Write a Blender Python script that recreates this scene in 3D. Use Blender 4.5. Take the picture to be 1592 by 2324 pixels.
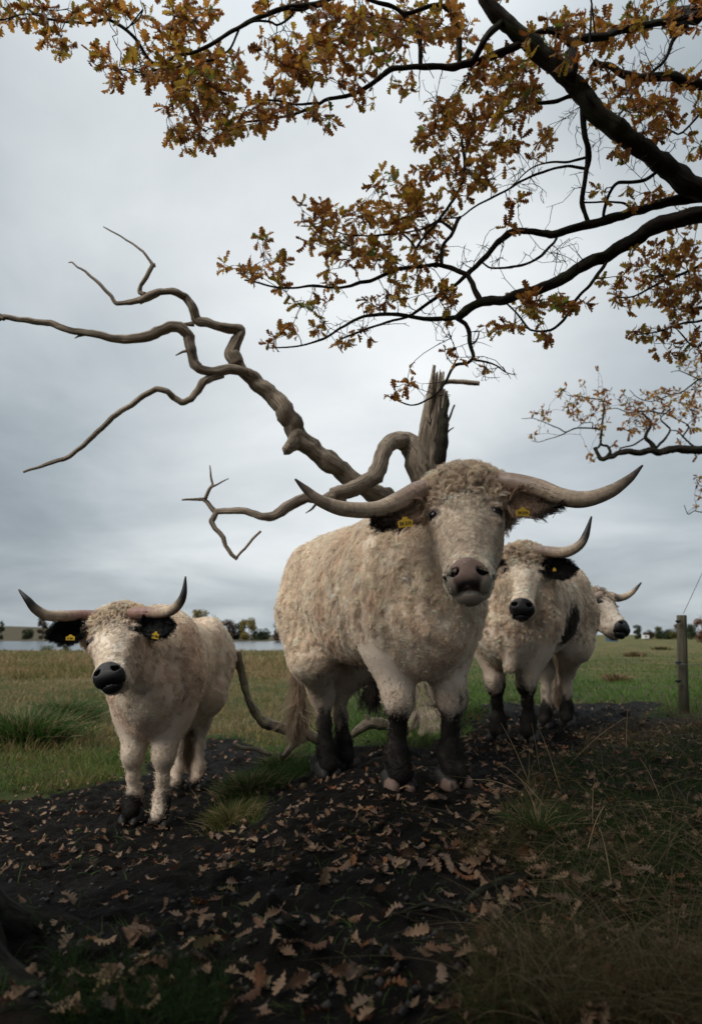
import bpy, math, random
import numpy as np
from mathutils import Vector, Matrix

# ------------------------------------------------------------------ camera, sky, sun, exposure
scene = bpy.context.scene
for o in list(bpy.data.objects):
    bpy.data.objects.remove(o, do_unlink=True)
C = scene.collection
rng = np.random.default_rng(11)
random.seed(11)
W_, H_, F_ = 1592.0, 2324.0, 1549.33
CAM_H = 0.74
PITCH = math.radians(10.18)
cam_d = bpy.data.cameras.new('camera')
cam = bpy.data.objects.new('camera', cam_d)
C.objects.link(cam)
cam.location = (0, 0, CAM_H)
cam.rotation_euler = (math.pi / 2 + PITCH, 0, 0)
cam_d.sensor_fit = 'VERTICAL'
cam_d.sensor_height = 36
cam_d.sensor_width = 24.66
cam_d.lens = 24
cam_d.clip_start = 0.05
cam_d.clip_end = 6000
cam_d.dof.use_dof = True
cam_d.dof.focus_distance = 3.0
cam_d.dof.aperture_fstop = 2.8
scene.camera = cam
scene.render.resolution_x, scene.render.resolution_y = 701, 1024

SUN_EL, SUN_AZ = math.radians(42), math.radians(234)   # azimuth clockwise from +Y: to the left and a little behind the camera
world = bpy.data.worlds.new('World')
scene.world = world
world.use_nodes = True
wn, wl = world.node_tree.nodes, world.node_tree.links
wn.clear()
def WN(t, **kw):
    n = wn.new(t)
    for k, v in kw.items():
        setattr(n, k, v)
    return n
def build_sky():
    out = WN('ShaderNodeOutputWorld')
    bg = WN('ShaderNodeBackground')
    sky = WN('ShaderNodeTexSky', sky_type='NISHITA', sun_disc=False)
    sky.sun_elevation, sky.sun_rotation = SUN_EL, SUN_AZ
    sky.air_density, sky.dust_density = 1.0, 2.0
    tc = WN('ShaderNodeTexCoord')
    sep = WN('ShaderNodeSeparateXYZ')
    wl.new(tc.outputs['Generated'], sep.inputs[0])
    def M(op, a, b=None, c=None, clamp=False):
        n = WN('ShaderNodeMath', operation=op, use_clamp=clamp)
        for i, v in enumerate((a, b, c)):
            if v is None: continue
            if isinstance(v, (int, float)): n.inputs[i].default_value = v
            else: wl.new(v, n.inputs[i])
        return n.outputs[0]
    x, y, z = sep.outputs
    zc = M('ADD', M('MAXIMUM', z, 0.0), 0.22)
    comb = WN('ShaderNodeCombineXYZ')
    wl.new(M('DIVIDE', x, zc), comb.inputs[0])
    wl.new(M('MULTIPLY', M('DIVIDE', y, zc), 1.0), comb.inputs[1])
    comb.inputs[2].default_value = 3.7
    def noise(scale, detail, rough, off, dist=0.0):
        mp = WN('ShaderNodeMapping')
        mp.inputs['Location'].default_value = off
        wl.new(comb.outputs[0], mp.inputs[0])
        n = WN('ShaderNodeTexNoise')
        n.inputs['Scale'].default_value = scale
        n.inputs['Detail'].default_value = detail
        n.inputs['Roughness'].default_value = rough
        n.inputs['Distortion'].default_value = dist
        wl.new(mp.outputs[0], n.inputs['Vector'])
        return n.outputs[0]
    big = noise(0.55, 3, 0.45, (4.1, 1.3, 0))
    mid = noise(1.5, 6, 0.52, (0.3, 7.7, 0), 0.3)
    v = M('ADD', M('MULTIPLY', big, 0.54), M('MULTIPLY', mid, 0.46))
    # thinner cloud ahead of the camera: overall brightening of the deck
    dp = WN('ShaderNodeVectorMath', operation='DOT_PRODUCT')
    wl.new(tc.outputs['Generated'], dp.inputs[0])
    gd = Vector((0.03, 0.87, 0.46)).normalized()
    dp.inputs[1].default_value = gd
    glow = M('POWER', M('MAXIMUM', dp.outputs['Value'], 0.0), 9.0)
    v = M('ADD', M('MULTIPLY', M('SUBTRACT', v, 0.5), 1.15), M('ADD', M('MULTIPLY', glow, 0.52), 0.185))
    ss = WN('ShaderNodeMapRange', interpolation_type='SMOOTHSTEP')
    wl.new(z, ss.inputs[0]); ss.inputs[1].default_value = 0.60; ss.inputs[2].default_value = 0.98; ss.inputs[4].default_value = 1.0
    v = M('ADD', v, M('MULTIPLY', ss.outputs[0], 0.38))   # overcast zenith is brightest; boosted more above the frame to light the cattle
    zen = M('ADD', M('MULTIPLY', ss.outputs[0], 1.1), 1.0)
    ramp = WN('ShaderNodeValToRGB')
    cr = ramp.color_ramp
    cr.interpolation = 'B_SPLINE'
    cr.elements[0].position = 0.10; cr.elements[0].color = (0.13, 0.153, 0.172, 1)
    cr.elements[1].position = 0.86; cr.elements[1].color = (0.57, 0.58, 0.58, 1)
    e = cr.elements.new(0.34); e.color = (0.245, 0.275, 0.292, 1)
    e = cr.elements.new(0.60); e.color = (0.42, 0.44, 0.448, 1)
    wl.new(v, ramp.inputs[0])
    nis = WN('ShaderNodeVectorMath', operation='SCALE')
    wl.new(sky.outputs[0], nis.inputs[0]); nis.inputs['Scale'].default_value = 0.06
    mix = WN('ShaderNodeMix', data_type='RGBA')
    mix.inputs[0].default_value = 0.94
    wl.new(nis.outputs[0], mix.inputs[6]); wl.new(ramp.outputs[0], mix.inputs[7])
    wl.new(mix.outputs[2], bg.inputs[0])
    wl.new(zen, bg.inputs[1])
    wl.new(bg.outputs[0], out.inputs[0])
build_sky()

sun_d = bpy.data.lights.new('sun', 'SUN')
sun_d.energy = 1.5
sun_d.angle = math.radians(35)
sun_d.color = (1.0, 0.95, 0.88)
sun = bpy.data.objects.new('sun', sun_d)
C.objects.link(sun)
sd = Vector((math.sin(SUN_AZ) * math.cos(SUN_EL), math.cos(SUN_AZ) * math.cos(SUN_EL), math.sin(SUN_EL)))
sun.rotation_euler = sd.to_track_quat('Z', 'Y').to_euler()
sun.location = sd * 30
scene.view_settings.view_transform = 'Standard'
scene.view_settings.look = 'None'
scene.view_settings.exposure = 1.0
scene.view_settings.gamma = 1.0
scene.render.engine = 'CYCLES'
scene.cycles.max_bounces = 6
scene.cycles.diffuse_bounces = 3
scene.cycles.glossy_bounces = 2
scene.cycles.transmission_bounces = 3
scene.cycles.transparent_max_bounces = 4
scene.cycles.use_denoising = True
try:
    scene.cycles_curves.shape = 'RIBBONS'
    scene.cycles_curves.subdivisions = 2
except Exception:
    pass

# ------------------------------------------------------------------ helpers
def unit(v):
    v = np.asarray(v, float)
    return v / np.maximum(np.linalg.norm(v, axis=-1, keepdims=True), 1e-9)
cp_, sp_ = math.cos(PITCH), math.sin(PITCH)
def ray(px, py):
    u = (px - W_ / 2) / F_
    v = (H_ / 2 - py) / F_
    return np.array([u, cp_ - v * sp_, sp_ + v * cp_])
def P(px, py, Y):
    """the point at distance Y in front of the camera seen at (px, py) of a 1592 x 2324 picture"""
    d = ray(px, py)
    return np.array([0, 0, CAM_H]) + d * (Y / d[1])
def S(x, a, b):
    t = np.clip((np.asarray(x, float) - a) / (b - a), 0, 1)
    return t * t * (3 - 2 * t)
def hash_(ix, iy, iz, seed):
    h = (ix.astype(np.uint32) * np.uint32(374761393) + iy.astype(np.uint32) * np.uint32(668265263)
         + iz.astype(np.uint32) * np.uint32(2246822519) + np.uint32((seed * 3266489917) & 0xffffffff))
    h = (h ^ (h >> np.uint32(13))) * np.uint32(1274126177)
    h = (h ^ (h >> np.uint32(16))) * np.uint32(2654435761)
    h = h ^ (h >> np.uint32(15))
    return h.astype(np.float64) / 4294967295.0
def vnoise(p, seed=0):
    p = np.asarray(p, float)
    i = np.floor(p).astype(np.int64); f = p - i
    f = f * f * (3 - 2 * f)
    r = 0
    with np.errstate(over='ignore'):
        for dx in (0, 1):
            wx = f[..., 0] if dx else 1 - f[..., 0]
            for dy in (0, 1):
                wy = f[..., 1] if dy else 1 - f[..., 1]
                for dz in (0, 1):
                    wz = f[..., 2] if dz else 1 - f[..., 2]
                    r = r + wx * wy * wz * hash_(i[..., 0] + dx, i[..., 1] + dy, i[..., 2] + dz, seed)
    return r * 2 - 1
def fbm(p, octs=4, seed=0, gain=0.5):
    p = np.asarray(p, float); r = 0; a = 1
    for o in range(octs):
        r = r + a * vnoise(p * 2 ** o + 17.3 * o, seed + o); a *= gain
    return r
def fbm2(x, y, octs=4, seed=0, gain=0.5):
    return fbm(np.stack([x, y, np.zeros_like(x) + 0.5], -1), octs, seed, gain)
def catmull(pts, vals, n, stiff=0.0):
    pts = np.asarray(pts, float); vals = np.asarray(vals, float)
    pp = np.concatenate([[2 * pts[0] - pts[1]], pts, [2 * pts[-1] - pts[-2]]])
    op, ov = [], []
    for i in range(len(pts) - 1):
        t = np.linspace(0, 1, n, endpoint=False)[:, None]
        a, b, c, d = pp[i:i + 4]
        lin = b + (c - b) * t
        op.append(stiff * lin + (1 - stiff) * .5 * ((2 * b) + (c - a) * t + (2 * a - 5 * b + 4 * c - d) * t ** 2 + (3 * b - a - 3 * c + d) * t ** 3))
        ov.append(vals[i] + (vals[i + 1] - vals[i]) * t[:, 0])
    return np.concatenate(op + [pts[-1:]]), np.concatenate(ov + [vals[-1:]])

def mesh_data(name, v, f, mat=None, smooth=True, attrs=None):
    """v (n,3); f an (m,k) array or a list of such arrays"""
    me = bpy.data.meshes.new(name)
    v = np.asarray(v, np.float32)
    fs = [np.asarray(q, np.int32) for q in (f if isinstance(f, list) else [f]) if len(q)]
    me.vertices.add(len(v)); me.vertices.foreach_set('co', v.ravel())
    loops = np.concatenate([q.ravel() for q in fs])
    tot = np.concatenate([np.full(len(q), q.shape[1], np.int32) for q in fs])
    st = np.concatenate([[0], np.cumsum(tot)[:-1]]).astype(np.int32)
    me.loops.add(len(loops)); me.loops.foreach_set('vertex_index', loops)
    me.polygons.add(len(tot)); me.polygons.foreach_set('loop_start', st); me.polygons.foreach_set('loop_total', tot)
    me.polygons.foreach_set('use_smooth', np.full(len(tot), smooth, bool))
    me.update(calc_edges=True)
    for k, a in (attrs or {}).items():
        a = np.asarray(a, np.float32)
        if a.ndim == 2 and a.shape[1] == 3 and k != 'col':
            at = me.attributes.new(k, 'FLOAT_VECTOR', 'POINT'); at.data.foreach_set('vector', a.ravel())
        elif k == 'col':
            if a.shape[1] == 3: a = np.concatenate([a, np.ones((len(a), 1), np.float32)], 1)
            at = me.attributes.new(k, 'FLOAT_COLOR', 'POINT'); at.data.foreach_set('color', a.ravel())
        else:
            at = me.attributes.new(k, 'FLOAT', 'POINT'); at.data.foreach_set('value', a.ravel())
    if mat: me.materials.append(mat)
    return me
def obj(name, data, parent=None, loc=None, **props):
    o = bpy.data.objects.new(name, data)
    C.objects.link(o)
    if parent is not None: o.parent = parent
    if loc is not None: o.location = loc
    for k, v in props.items(): o[k] = v
    return o
def empty(name, loc, yaw=0, **props):
    o = obj(name, None, None, tuple(loc), **props)
    o.rotation_euler = (0, 0, yaw)
    o.empty_display_size = 0.2
    return o
def strands(name, pts, rad, col, mat, parent=None, **props):
    """pts (n,k,3), rad (n,k), col (n,3): hair curves"""
    n, k = pts.shape[:2]
    hc = bpy.data.hair_curves.new(name)
    hc.add_curves([k] * n)
    hc.points.foreach_set('position', np.ascontiguousarray(pts, np.float32).ravel())
    hc.points.foreach_set('radius', np.ascontiguousarray(np.broadcast_to(rad, (n, k)), np.float32).ravel())
    at = hc.attributes.new('col', 'FLOAT_COLOR', 'CURVE')
    c4 = np.ones((n, 4), np.float32); c4[:, :3] = col
    at.data.foreach_set('color', c4.ravel())
    hc.materials.append(mat)
    return obj(name, hc, parent, **props)
def frames(p):
    t = np.gradient(p, axis=0); t = unit(t)
    up = np.array([0, 0, 1.]) if abs(t[0][2]) < .9 else np.array([1., 0, 0])
    n = unit(np.cross(t[0], up)); N = [n]
    for i in range(1, len(p)):
        n = n - t[i] * np.dot(n, t[i]); n = n / max(np.linalg.norm(n), 1e-9); N.append(n)
    N = np.array(N)
    return t, N, np.cross(t, N)
def tube(p, r, segs=10, rough=0.0, freq=6.0, seed=0, ridges=0, ridge_amp=0.0, cap=True):
    """a swept tube; returns verts, [quads, tris], attrs (grain: stretched wood coordinates)"""
    p = np.asarray(p, float); r = np.asarray(r, float)
    n = len(p)
    _, N, B = frames(p)
    a = np.linspace(0, 2 * np.pi, segs, endpoint=False)
    ln = np.concatenate([[0], np.cumsum(np.linalg.norm(np.diff(p, axis=0), axis=1))])
    rr = np.repeat(r[:, None], segs, 1)
    ring = N[:, None] * np.cos(a)[None, :, None] + B[:, None] * np.sin(a)[None, :, None]
    if rough:
        q = p[:, None] * freq + ring * 1.3
        rr = rr * (1 + rough * fbm(q, 3, seed))
    if ridges:
        aa = a[None] + .5 * np.sin(ln[:, None] * 1.3)
        q = np.stack([np.cos(aa) * ridges * .45, np.sin(aa) * ridges * .45, np.repeat(ln[:, None], segs, 1) * 1.1], -1)
        rr = rr * (1 + 2.2 * ridge_amp * fbm(q, 3, seed + 3, .6))
    v = (p[:, None] + ring * rr[..., None]).reshape(-1, 3)
    g = np.stack([np.cos(a)[None] * rr, np.sin(a)[None] * rr, np.repeat(ln[:, None], segs, 1)], -1).reshape(-1, 3)
    i = np.arange(n - 1)[:, None] * segs; j = np.arange(segs)[None]; k = (j + 1) % segs
    q = np.stack([i + j, i + k, i + segs + k, i + segs + j], -1).reshape(-1, 4)
    tr = []
    if cap:
        c0, c1 = len(v), len(v) + 1
        v = np.concatenate([v, p[:1], p[-1:]]); g = np.concatenate([g, [[0, 0, 0]], [[0, 0, ln[-1]]]])
        jj = np.arange(segs)
        tr = np.concatenate([np.stack([np.full(segs, c0), (jj + 1) % segs, jj], -1),
                             np.stack([np.full(segs, c1), (n - 1) * segs + jj, (n - 1) * segs + (jj + 1) % segs], -1)])
    return v, [q, tr], {'grain': g}
def merge(parts):
    V, F, A, off = [], {}, {}, 0
    for v, f, a in parts:
        V.append(v)
        for q in (f if isinstance(f, list) else [f]):
            if len(q): F.setdefault(np.asarray(q).shape[1], []).append(np.asarray(q) + off)
        for k, x in a.items(): A.setdefault(k, []).append(x)
        off += len(v)
    return np.concatenate(V), [np.concatenate(x) for x in F.values()], {k: np.concatenate(x) for k, x in A.items()}

# ------------------------------------------------------------------ materials
def mat(name):
    m = bpy.data.materials.new(name); m.use_nodes = True
    nt = m.node_tree
    return m, nt, nt.nodes['Principled BSDF']
def nd(nt, t, ins=None, **kw):
    n = nt.nodes.new(t)
    for k, v in kw.items(): setattr(n, k, v)
    for k, v in (ins or {}).items():
        s = n.inputs[k]
        if hasattr(v, 'is_output'): nt.links.new(v, s)
        else: s.default_value = v
    return n
def ramp(nt, fac, stops):
    r = nt.nodes.new('ShaderNodeValToRGB')
    el = r.color_ramp.elements
    while len(el) < len(stops): el.new(0.5)
    for e, (p, c) in zip(el, stops): e.position = p; e.color = (*c, 1) if len(c) == 3 else c
    nt.links.new(fac, r.inputs[0])
    return r.outputs[0]
def mixc(nt, f, a, b, mode='MIX'):
    n = nt.nodes.new('ShaderNodeMix'); n.data_type = 'RGBA'; n.blend_type = mode
    for i, v in ((0, f), (6, a), (7, b)):
        if hasattr(v, 'is_output'): nt.links.new(v, n.inputs[i])
        else: n.inputs[i].default_value = v if i == 0 else ((*v, 1) if len(v) == 3 else v)
    return n.outputs[2]
def bump(nt, b, h, strength=0.4, dist=0.02):
    n = nd(nt, 'ShaderNodeBump', {'Height': h, 'Strength': strength, 'Distance': dist})
    nt.links.new(n.outputs[0], b.inputs['Normal'])
def m_attr(name, rough=0.8, sss=0.0, spec=0.2, noise=0.0, nscale=40, translucent=0.0):
    m, nt, b = mat(name)
    a = nd(nt, 'ShaderNodeAttribute', attribute_name='col')
    c = a.outputs['Color']
    if noise:
        t = nd(nt, 'ShaderNodeTexNoise', {'Scale': nscale, 'Detail': 4.0})
        k = ramp(nt, t.outputs[0], [(0.25, (1 - noise,) * 3), (0.75, (1 + noise * .4,) * 3)])
        c = mixc(nt, 1.0, c, k, 'MULTIPLY')
        bump(nt, b, t.outputs[0], 0.3, 0.004)
    nt.links.new(c, b.inputs['Base Color'])
    b.inputs['Roughness'].default_value = rough
    b.inputs['Specular IOR Level'].default_value = spec
    if translucent:
        tr = nd(nt, 'ShaderNodeBsdfTranslucent', {'Color': c})
        mx = nd(nt, 'ShaderNodeMixShader', {0: translucent, 1: b.outputs[0], 2: tr.outputs[0]})
        nt.links.new(mx.outputs[0], nt.nodes['Material Output'].inputs[0])
    return m
def m_wood(name, dark, light, moss=None, gs=(60, 60, 3.0), spec=0.15, bs=0.5, bd=0.012, knots=True):
    m, nt, b = mat(name)
    a = nd(nt, 'ShaderNodeAttribute', attribute_name='grain')
    mp = nd(nt, 'ShaderNodeMapping', {'Vector': a.outputs['Vector'], 'Scale': gs})
    t = nd(nt, 'ShaderNodeTexNoise', {'Vector': mp.outputs[0], 'Scale': 1.0, 'Detail': 6.0, 'Roughness': .6, 'Distortion': .4})
    c = ramp(nt, t.outputs[0], [(0.34, dark), (0.48, tuple((x + y) / 2 for x, y in zip(dark, light))), (0.68, light)])
    t2 = nd(nt, 'ShaderNodeTexNoise', {'Scale': 3.5, 'Detail': 5.0, 'Roughness': .6})
    c = mixc(nt, 1.0, c, ramp(nt, t2.outputs[0], [(0.3, (.62, .6, .58)), (0.7, (1.1, 1.08, 1.05))]), 'MULTIPLY')
    if moss:
        t3 = nd(nt, 'ShaderNodeTexNoise', {'Scale': 6.0, 'Detail': 6.0, 'Roughness': .65})
        f = ramp(nt, t3.outputs[0], [(0.50, (0, 0, 0)), (0.62, (.7, .7, .7))])
        c = mixc(nt, f, c, moss)
    nt.links.new(c, b.inputs['Base Color'])
    b.inputs['Roughness'].default_value = .85
    b.inputs['Specular IOR Level'].default_value = spec
    bump(nt, b, t.outputs[0], bs, bd)
    return m
MAT = {}
MAT['hair'] = m_attr('animal_hair', rough=.5, spec=.3, translucent=.42)
MAT['skin'] = m_attr('animal_skin', rough=.8, spec=.1)
MAT['nose'] = m_attr('nose_skin', rough=.42, spec=.4, noise=.45, nscale=190)
MAT['hoof'] = m_attr('hoof_horn', rough=.6, spec=.3, noise=.5, nscale=60)
MAT['grass'] = m_attr('grass_blades', rough=.6, spec=.2, translucent=.25)
MAT['leaf'] = m_attr('oak_leaf', rough=.5, spec=.3, noise=.25, nscale=30, translucent=.52)
MAT['dry_leaf'] = m_attr('dry_oak_leaf', rough=.7, spec=.2, noise=.35, nscale=55, translucent=.1)
MAT['far'] = m_attr('far_foliage', rough=.9, spec=.05, translucent=.2)
MAT['bark'] = m_wood('oak_bark', (.008, .007, .006), (.045, .036, .028), moss=(.03, .04, .015), gs=(45, 45, 6), bs=.9, bd=.02)
MAT['deadwood'] = m_wood('weathered_wood', (.045, .036, .028), (.38, .315, .245), gs=(85, 85, 2.4), bs=.9, bd=.012)
MAT['fallen'] = m_wood('fallen_wood', (.05, .04, .032), (.28, .235, .18), moss=(.12, .13, .05), gs=(60, 60, 3), bs=.7)
MAT['mossbark'] = m_wood('mossy_bark', (.006, .006, .005), (.03, .028, .022), moss=(.022, .035, .015), gs=(30, 30, 5), bs=1.0, bd=.03)
MAT['post'] = m_wood('post_wood', (.05, .045, .035), (.17, .15, .115), moss=(.09, .10, .05), gs=(70, 70, 2))
def m_plain(name, col, rough=.5, metal=0.0, spec=.4):
    m, nt, b = mat(name)
    t = nd(nt, 'ShaderNodeTexNoise', {'Scale': 30.0, 'Detail': 4.0})
    nt.links.new(mixc(nt, 1.0, (*col, 1), ramp(nt, t.outputs[0], [(.3, (.8,) * 3), (.7, (1.1,) * 3)]), 'MULTIPLY'), b.inputs['Base Color'])
    b.inputs['Roughness'].default_value = rough; b.inputs['Metallic'].default_value = metal
    b.inputs['Specular IOR Level'].default_value = spec
    return m
MAT['eye'] = m_plain('eye_dark', (.004, .003, .003), .22, 0, .3)
MAT['tag'] = m_plain('tag_yellow', (.58, .36, .02), .5)
MAT['tag_ink'] = m_plain('tag_ink', (.01, .01, .01), .6)
MAT['wire'] = m_plain('fence_wire', (.10, .11, .12), .5, .6)
MAT['blue_shed'] = m_plain('blue_sheet', (.05, .10, .15), .6)
MAT['white_sheet'] = m_plain('white_sheet', (.7, .7, .7), .5)
def m_horn():
    m, nt, b = mat('horn_keratin')
    a = nd(nt, 'ShaderNodeAttribute', attribute_name='col')
    g = nd(nt, 'ShaderNodeAttribute', attribute_name='grain')
    mp = nd(nt, 'ShaderNodeMapping', {'Vector': g.outputs['Vector'], 'Scale': (25, 25, 55)})
    t = nd(nt, 'ShaderNodeTexNoise', {'Vector': mp.outputs[0], 'Scale': 1.0, 'Detail': 4.0, 'Roughness': .6})
    mp2 = nd(nt, 'ShaderNodeMapping', {'Vector': g.outputs['Vector'], 'Scale': (130, 130, 9)})
    t2 = nd(nt, 'ShaderNodeTexNoise', {'Vector': mp2.outputs[0], 'Scale': 1.0, 'Detail': 4.0})
    c = mixc(nt, 1.0, a.outputs['Color'], ramp(nt, t.outputs[0], [(.3, (.6, .55, .52)), (.7, (1.15, 1.12, 1.1))]), 'MULTIPLY')
    c = mixc(nt, 1.0, c, ramp(nt, t2.outputs[0], [(.3, (.7, .68, .66)), (.7, (1.08,) * 3)]), 'MULTIPLY')
    nt.links.new(c, b.inputs['Base Color'])
    b.inputs['Roughness'].default_value = .45
    bump(nt, b, t2.outputs[0], .35, .004)
    return m
MAT['horn'] = m_horn()
def m_ground():
    m, nt, b = mat('meadow_and_mud')
    a = nd(nt, 'ShaderNodeAttribute', attribute_name='mud')
    tc = nd(nt, 'ShaderNodeTexCoord')
    def nz(s, d=6.0, r=.6): return nd(nt, 'ShaderNodeTexNoise', {'Vector': tc.outputs['Object'], 'Scale': s, 'Detail': d, 'Roughness': r}).outputs[0]
    n1, n2, n3, n4 = nz(.35), nz(9.0), nz(45.0), nz(1.6)
    g = ramp(nt, n1, [(.3, (.032, .055, .012)), (.47, (.075, .085, .024)), (.62, (.15, .115, .05)), (.8, (.19, .13, .07))])
    g = mixc(nt, 1.0, g, ramp(nt, n2, [(.25, (.5, .5, .5)), (.75, (1.25, 1.2, 1.1))]), 'MULTIPLY')
    g2 = ramp(nt, n4, [(.35, (.022, .05, .01)), (.6, (.06, .07, .02)), (.8, (.13, .10, .045))])
    nr = nd(nt, 'ShaderNodeAttribute', attribute_name='near')
    g = mixc(nt, nr.outputs['Fac'], g, g2)
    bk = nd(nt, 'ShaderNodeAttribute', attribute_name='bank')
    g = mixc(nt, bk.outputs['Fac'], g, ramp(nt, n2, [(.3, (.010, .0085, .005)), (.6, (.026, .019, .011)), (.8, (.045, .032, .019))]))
    fr = nd(nt, 'ShaderNodeAttribute', attribute_name='shore')
    g = mixc(nt, fr.outputs['Fac'], g, ramp(nt, n1, [(.3, (.040, .032, .018)), (.7, (.080, .066, .035))]))
    mudc = ramp(nt, n2, [(.3, (.0036, .0031, .0026)), (.55, (.0085, .0072, .0058)), (.8, (.020, .0165, .0125))])
    f = nd(nt, 'ShaderNodeMath', {0: a.outputs['Fac'], 1: nd(nt, 'ShaderNodeMath', {0: n2, 1: .5}, operation='SUBTRACT').outputs[0]}, operation='ADD')
    f = ramp(nt, f.outputs[0], [(.40, (0, 0, 0)), (.58, (1, 1, 1))])
    nt.links.new(mixc(nt, f, g, mudc), b.inputs['Base Color'])
    b.inputs['Roughness'].default_value = .75
    b.inputs['Specular IOR Level'].default_value = .10
    n5 = nz(140.0, 4.0, .7)
    h = nd(nt, 'ShaderNodeMath', {0: nd(nt, 'ShaderNodeMath', {0: n2, 1: n3}, operation='ADD').outputs[0], 1: n5}, operation='ADD')
    bump(nt, b, h.outputs[0], 1.0, .03)
    return m
MAT['ground'] = m_ground()
def m_water():
    m, nt, b = mat('lake_water')
    b.inputs['Base Color'].default_value = (.05, .065, .075, 1)
    b.inputs['Roughness'].default_value = .22
    b.inputs['IOR'].default_value = 1.33
    b.inputs['Specular IOR Level'].default_value = .9
    tc = nd(nt, 'ShaderNodeTexCoord')
    mp = nd(nt, 'ShaderNodeMapping', {'Vector': tc.outputs['Object'], 'Scale': (.5, 2.5, 1)})
    t = nd(nt, 'ShaderNodeTexNoise', {'Vector': mp.outputs[0], 'Scale': 2.0, 'Detail': 4.0})
    bump(nt, b, t.outputs[0], .04, .03)
    return m
MAT['water'] = m_water()
# ------------------------------------------------------------------ the ground
def gbase(x, y):
    x = np.asarray(x, float); y = np.asarray(y, float)
    z = 0.035 - 0.335 * S(-x, -0.35, 1.05) * S(y, 1.4, 3.8) * (1 - S(y, 9, 35))
    z = z - 0.03 * S(y, 3.45, 4.7) * (1 - S(x, .5, 1.3)) * (1 - S(y, 9, 35)) * (1 - S(-x, .3, 1.2)) - 0.05 * S(y, 3.6, 5) - 0.07 * S(y, 5.2, 6.6)
    z = z - 0.012 * np.clip(y - 5, 0, 70)
    z = z + 0.10 * S(x, 1.2, 2.6) * (1 - S(y, 4.5, 9)) * S(y, 1.0, 2.5)
    ax = x / np.maximum(np.abs(y), 1)
    lake = S(y, 73, 84) * (1 - S(y, 205, 228)) * (1 - S(ax, .02, .10))
    z = z - 1.1 * lake
    z = z + 11 * S(y, 300, 760) * S(-ax, .05, .62)
    z = z + 1.0 * S(y, 240, 900)
    return z
def G(px, py):
    d = ray(px, py); o = np.array([0, 0, CAM_H])
    t = 0.4
    prev = t
    while t < 400:
        q = o + d * t
        if q[2] < gbase(q[0], q[1]): break
        prev = t; t *= 1.01
    for _ in range(25):
        m = (prev + t) / 2; q = o + d * m
        if q[2] < gbase(q[0], q[1]): t = m
        else: prev = m
    return o + d * t
mud_px = [(-60, 1815), (120, 1800), (260, 1775), (400, 1700), (480, 1675), (560, 1680), (700, 1712), (800, 1700), (880, 1690), (1000, 1690),
          (1085, 1640), (1110, 1600), (1300, 1600), (1480, 1592), (1500, 1606), (1330, 1660), (1230, 1710), (1160, 1790), (1120, 1870),
          (1130, 2000), (1060, 2120), (1020, 2330), (-100, 2330)]
mud_poly = np.array([G(*q)[:2] for q in mud_px])
mud_poly = np.concatenate([mud_poly, [[mud_poly[-1][0], -2], [mud_poly[0][0] - 3, 2]]])
wedge_poly = np.array([G(*q)[:2] for q in [(470, 1880), (500, 1800), (560, 1750), (660, 1715), (700, 1740), (640, 1790), (560, 1850), (500, 1900)]])
def poly_sd(x, y, poly):
    x = np.asarray(x, float); y = np.asarray(y, float)
    d = np.full(x.shape, 1e9); inside = np.zeros(x.shape, bool)
    a = poly; b = np.roll(poly, -1, 0)
    for (ax, ay), (bx, by) in zip(a, b):
        ex, ey = bx - ax, by - ay
        t = np.clip(((x - ax) * ex + (y - ay) * ey) / (ex * ex + ey * ey + 1e-12), 0, 1)
        d = np.minimum(d, (x - ax - t * ex) ** 2 + (y - ay - t * ey) ** 2)
        c = (ay > y) != (by > y)
        with np.errstate(divide='ignore', invalid='ignore'):
            inside ^= c & (x < ex * (y - ay) / (ey if ey else 1e-12) + ax)
    d = np.sqrt(d)
    return np.where(inside, d, -d)
def mudmask(x, y):
    sd_ = poly_sd(x, y, mud_poly)
    sw = poly_sd(x, y, wedge_poly)
    m = np.minimum(sd_, -sw)
    return np.clip(.5 + (m + .20 * fbm2(x * 2.6, y * 2.6, 4, 5, .6)) / .34, 0, 1)
def pits(x, y, cell=.24):
    r = np.zeros(np.shape(x))
    ix, iy = np.floor(x / cell).astype(np.int64), np.floor(y / cell).astype(np.int64)
    zz = np.zeros_like(ix)
    with np.errstate(over='ignore'):
        for dx in (-1, 0, 1):
            for dy in (-1, 0, 1):
                a, b = ix + dx, iy + dy
                cx = (a + .15 + .7 * hash_(a, b, zz, 3)) * cell; cy = (b + .15 + .7 * hash_(a, b, zz, 4)) * cell
                on = hash_(a, b, zz, 5) < .6
                d = np.sqrt((x - cx) ** 2 + ((y - cy) * .85) ** 2) / (.055 + .03 * hash_(a, b, zz, 6))
                r = np.minimum(r, np.where(on, -.040 * (1 - S(d, .35, 1.0)) + .014 * S(d, .7, 1.0) * (1 - S(d, 1.0, 1.5)), 0))
    return r
def gz(x, y, m=None):
    x = np.asarray(x, float); y = np.asarray(y, float)
    if m is None: m = mudmask(x, y)
    near = 1 - S(y, 9, 16)
    clod = np.abs(fbm2(x * 5.5, y * 5.5, 4, 21, .55)) * .042 - .016 + pits(x, y) * (1 - S(y, 7, 9)) + .020 * np.abs(fbm2(x * 16, y * 16, 3, 29, .65)) - .01
    tus = .035 * fbm2(x * 1.7, y * 1.7, 3, 33) + .02 * fbm2(x * 6, y * 6, 2, 37)
    return gbase(x, y) + near * (m * clod + (1 - m) * tus) + (1 - near) * .05 * fbm2(x * .35, y * .35, 2, 41)
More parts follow.
